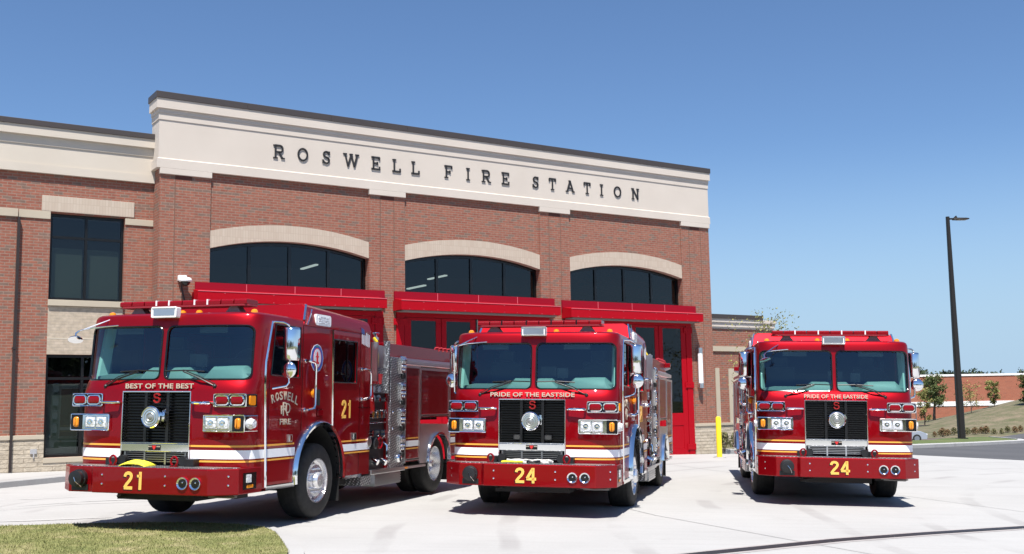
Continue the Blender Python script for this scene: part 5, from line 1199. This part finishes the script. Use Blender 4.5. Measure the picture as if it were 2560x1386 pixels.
first = [True, True]
for i, px_ in enumerate(range(2322, 2600, 16)):
    k = (i*7 // 3) % 2; src = protos[k]; D_ = 100+rnd.uniform(-1, 1)+(px_-2322)*.012; x = at(px_+rnd.uniform(-4, 4), D_)
    if first[k]: t = src; first[k] = False
    else:
        t = src.copy(); col.objects.link(t)
        for c_ in src.children:
            d_ = c_.copy(); col.objects.link(d_); d_.parent = t
    t.location = (x, D_, gz2(x, D_)); s_ = rnd.uniform(.6, 1.1); t.scale = (s_, s_, s_*rnd.uniform(.85, 1.2)); t.rotation_euler = (0, 0, rnd.uniform(0, 6))
# small plants beside the stone base of the right wing
for i, (x, y) in enumerate(((6.95, 35.9), (7.5, 36.6), (7.95, 36.3))):
    t = protos[1].copy(); col.objects.link(t)
    for c_ in protos[1].children:
        d_ = c_.copy(); col.objects.link(d_); d_.parent = t
    t.location = (x, y, gz2(x, y)+.1); t.scale = (.6, .6, .75); t['label'] = 'small green plant by the stone base of the side wing'; t['group'] = 'small plants by the side wing'
# trees across the road behind the camera: they are what the glass and chrome mirror
for i in range(9):
    x = -44+i*11+rnd.uniform(-3, 3); y = -38+rnd.uniform(-8, 6)
    tree('shade_tree', (x, y, -.3), rnd.uniform(6.5, 10), 10, 2600, 'tall green shade tree across the road behind the viewer', L_dark, (.25, 1), .55, .3, 60+i, 'shade trees across the road', limbs=12)

# one common scale for the painted and mineral surfaces
for m_ in bpy.data.materials:
    if m_.name in ('red_paint', 'white_enamel', 'reflective_white', 'gold_film', 'gold_leaf', 'silver_letter_film', 'yellow_canvas', 'yellow_paint', 'opal_acrylic', 'amber_lens', 'red_lens', 'fluorescent_tube', 'clear_lens', 'scene_lens'): continue
    p_ = m_.node_tree.nodes.get('Principled BSDF')
    if not p_ or p_.inputs['Metallic'].default_value >= .5: continue
    i_ = p_.inputs['Base Color']; k_ = .80 if m_.name == 'concrete' else .80
    if i_.is_linked:
        src = i_.links[0].from_socket; mx = m_.node_tree.nodes.new('ShaderNodeMix'); mx.data_type = 'RGBA'; mx.blend_type = 'MULTIPLY'; mx.inputs[0].default_value = 1; mx.inputs[7].default_value = (k_, k_, k_, 1)
        m_.node_tree.links.new(src, mx.inputs[6]); m_.node_tree.links.new(mx.outputs[2], i_)
    else: c_ = i_.default_value; i_.default_value = (c_[0]*k_, c_[1]*k_, c_[2]*k_, 1)
# every mesh that holds pieces standing well apart becomes one part per piece
KEEP = {'wheel_nut', 'hand_hole', 'badge_letter', 'chassis', 'light_bezel', 'headlight_bezel', 'crown', 'trunk', 'foliage', 'stem', 'grass', 'bumper_number', 'bumper_number_shadow', 'door_number', 'door_word', 'monogram', 'grille',
        'lower_grille', 'pump_control', 'roller_door', 'crest', 'flag_decal', 'grille_emblem', 'outlet_chain', 'letter', 'door_letter', 'siren_bracket', 'tread', 'roller_door_frame', 'tool_mount', 'canopy'}
def pieces(me):
    nv = len(me.vertices); par = list(range(nv))
    def find(i):
        while par[i] != i: par[i] = par[par[i]]; i = par[i]
        return i
    for e in me.edges:
        a, b = find(e.vertices[0]), find(e.vertices[1])
        if a != b: par[a] = b
    isl = {}
    for i in range(nv): isl.setdefault(find(i), []).append(i)
    L_ = list(isl.values())
    if len(L_) < 2 or len(L_) > 400: return None
    bb = []
    for g in L_:
        c = [me.vertices[i].co for i in g]; bb.append(([min(p[k] for p in c) for k in range(3)], [max(p[k] for p in c) for k in range(3)]))
    sz = [max(h[k]-l[k] for k in range(3)) for l, h in bb]; pp_ = list(range(len(L_)))
    def f2(i):
        while pp_[i] != i: i = pp_[i]
        return i
    for i in range(len(L_)):
        for j in range(i+1, len(L_)):
            if f2(i) == f2(j): continue
            g = math.sqrt(sum(max(0, bb[j][0][k]-bb[i][1][k], bb[i][0][k]-bb[j][1][k])**2 for k in range(3)))
            if g <= max(.02, .5*max(sz[i], sz[j])): pp_[f2(i)] = f2(j)
    out = {}
    for i, g in enumerate(L_): out.setdefault(f2(i), []).extend(g)
    return sorted(out.values(), key=len, reverse=True) if len(out) > 1 else None
for o in [o for o in sc.objects if o.type == 'MESH' and o.parent and o.name.split('.')[0] not in KEEP]:
    ps = pieces(o.data)
    if not ps: continue
    base = o.name.split('.')[0]; me0 = o.data
    for n_i, g in enumerate(ps):
        b = bmesh.new(); b.from_mesh(me0); b.verts.ensure_lookup_table(); keep = set(g)
        bmesh.ops.delete(b, geom=[v for v in b.verts if v.index not in keep], context='VERTS')
        me = me0.copy(); b.to_mesh(me); b.free()
        if n_i == 0: o.data = me
        else:
            c = o.copy(); c.data = me; c.name = base; col.objects.link(c)
print('script done', len(bpy.data.objects))
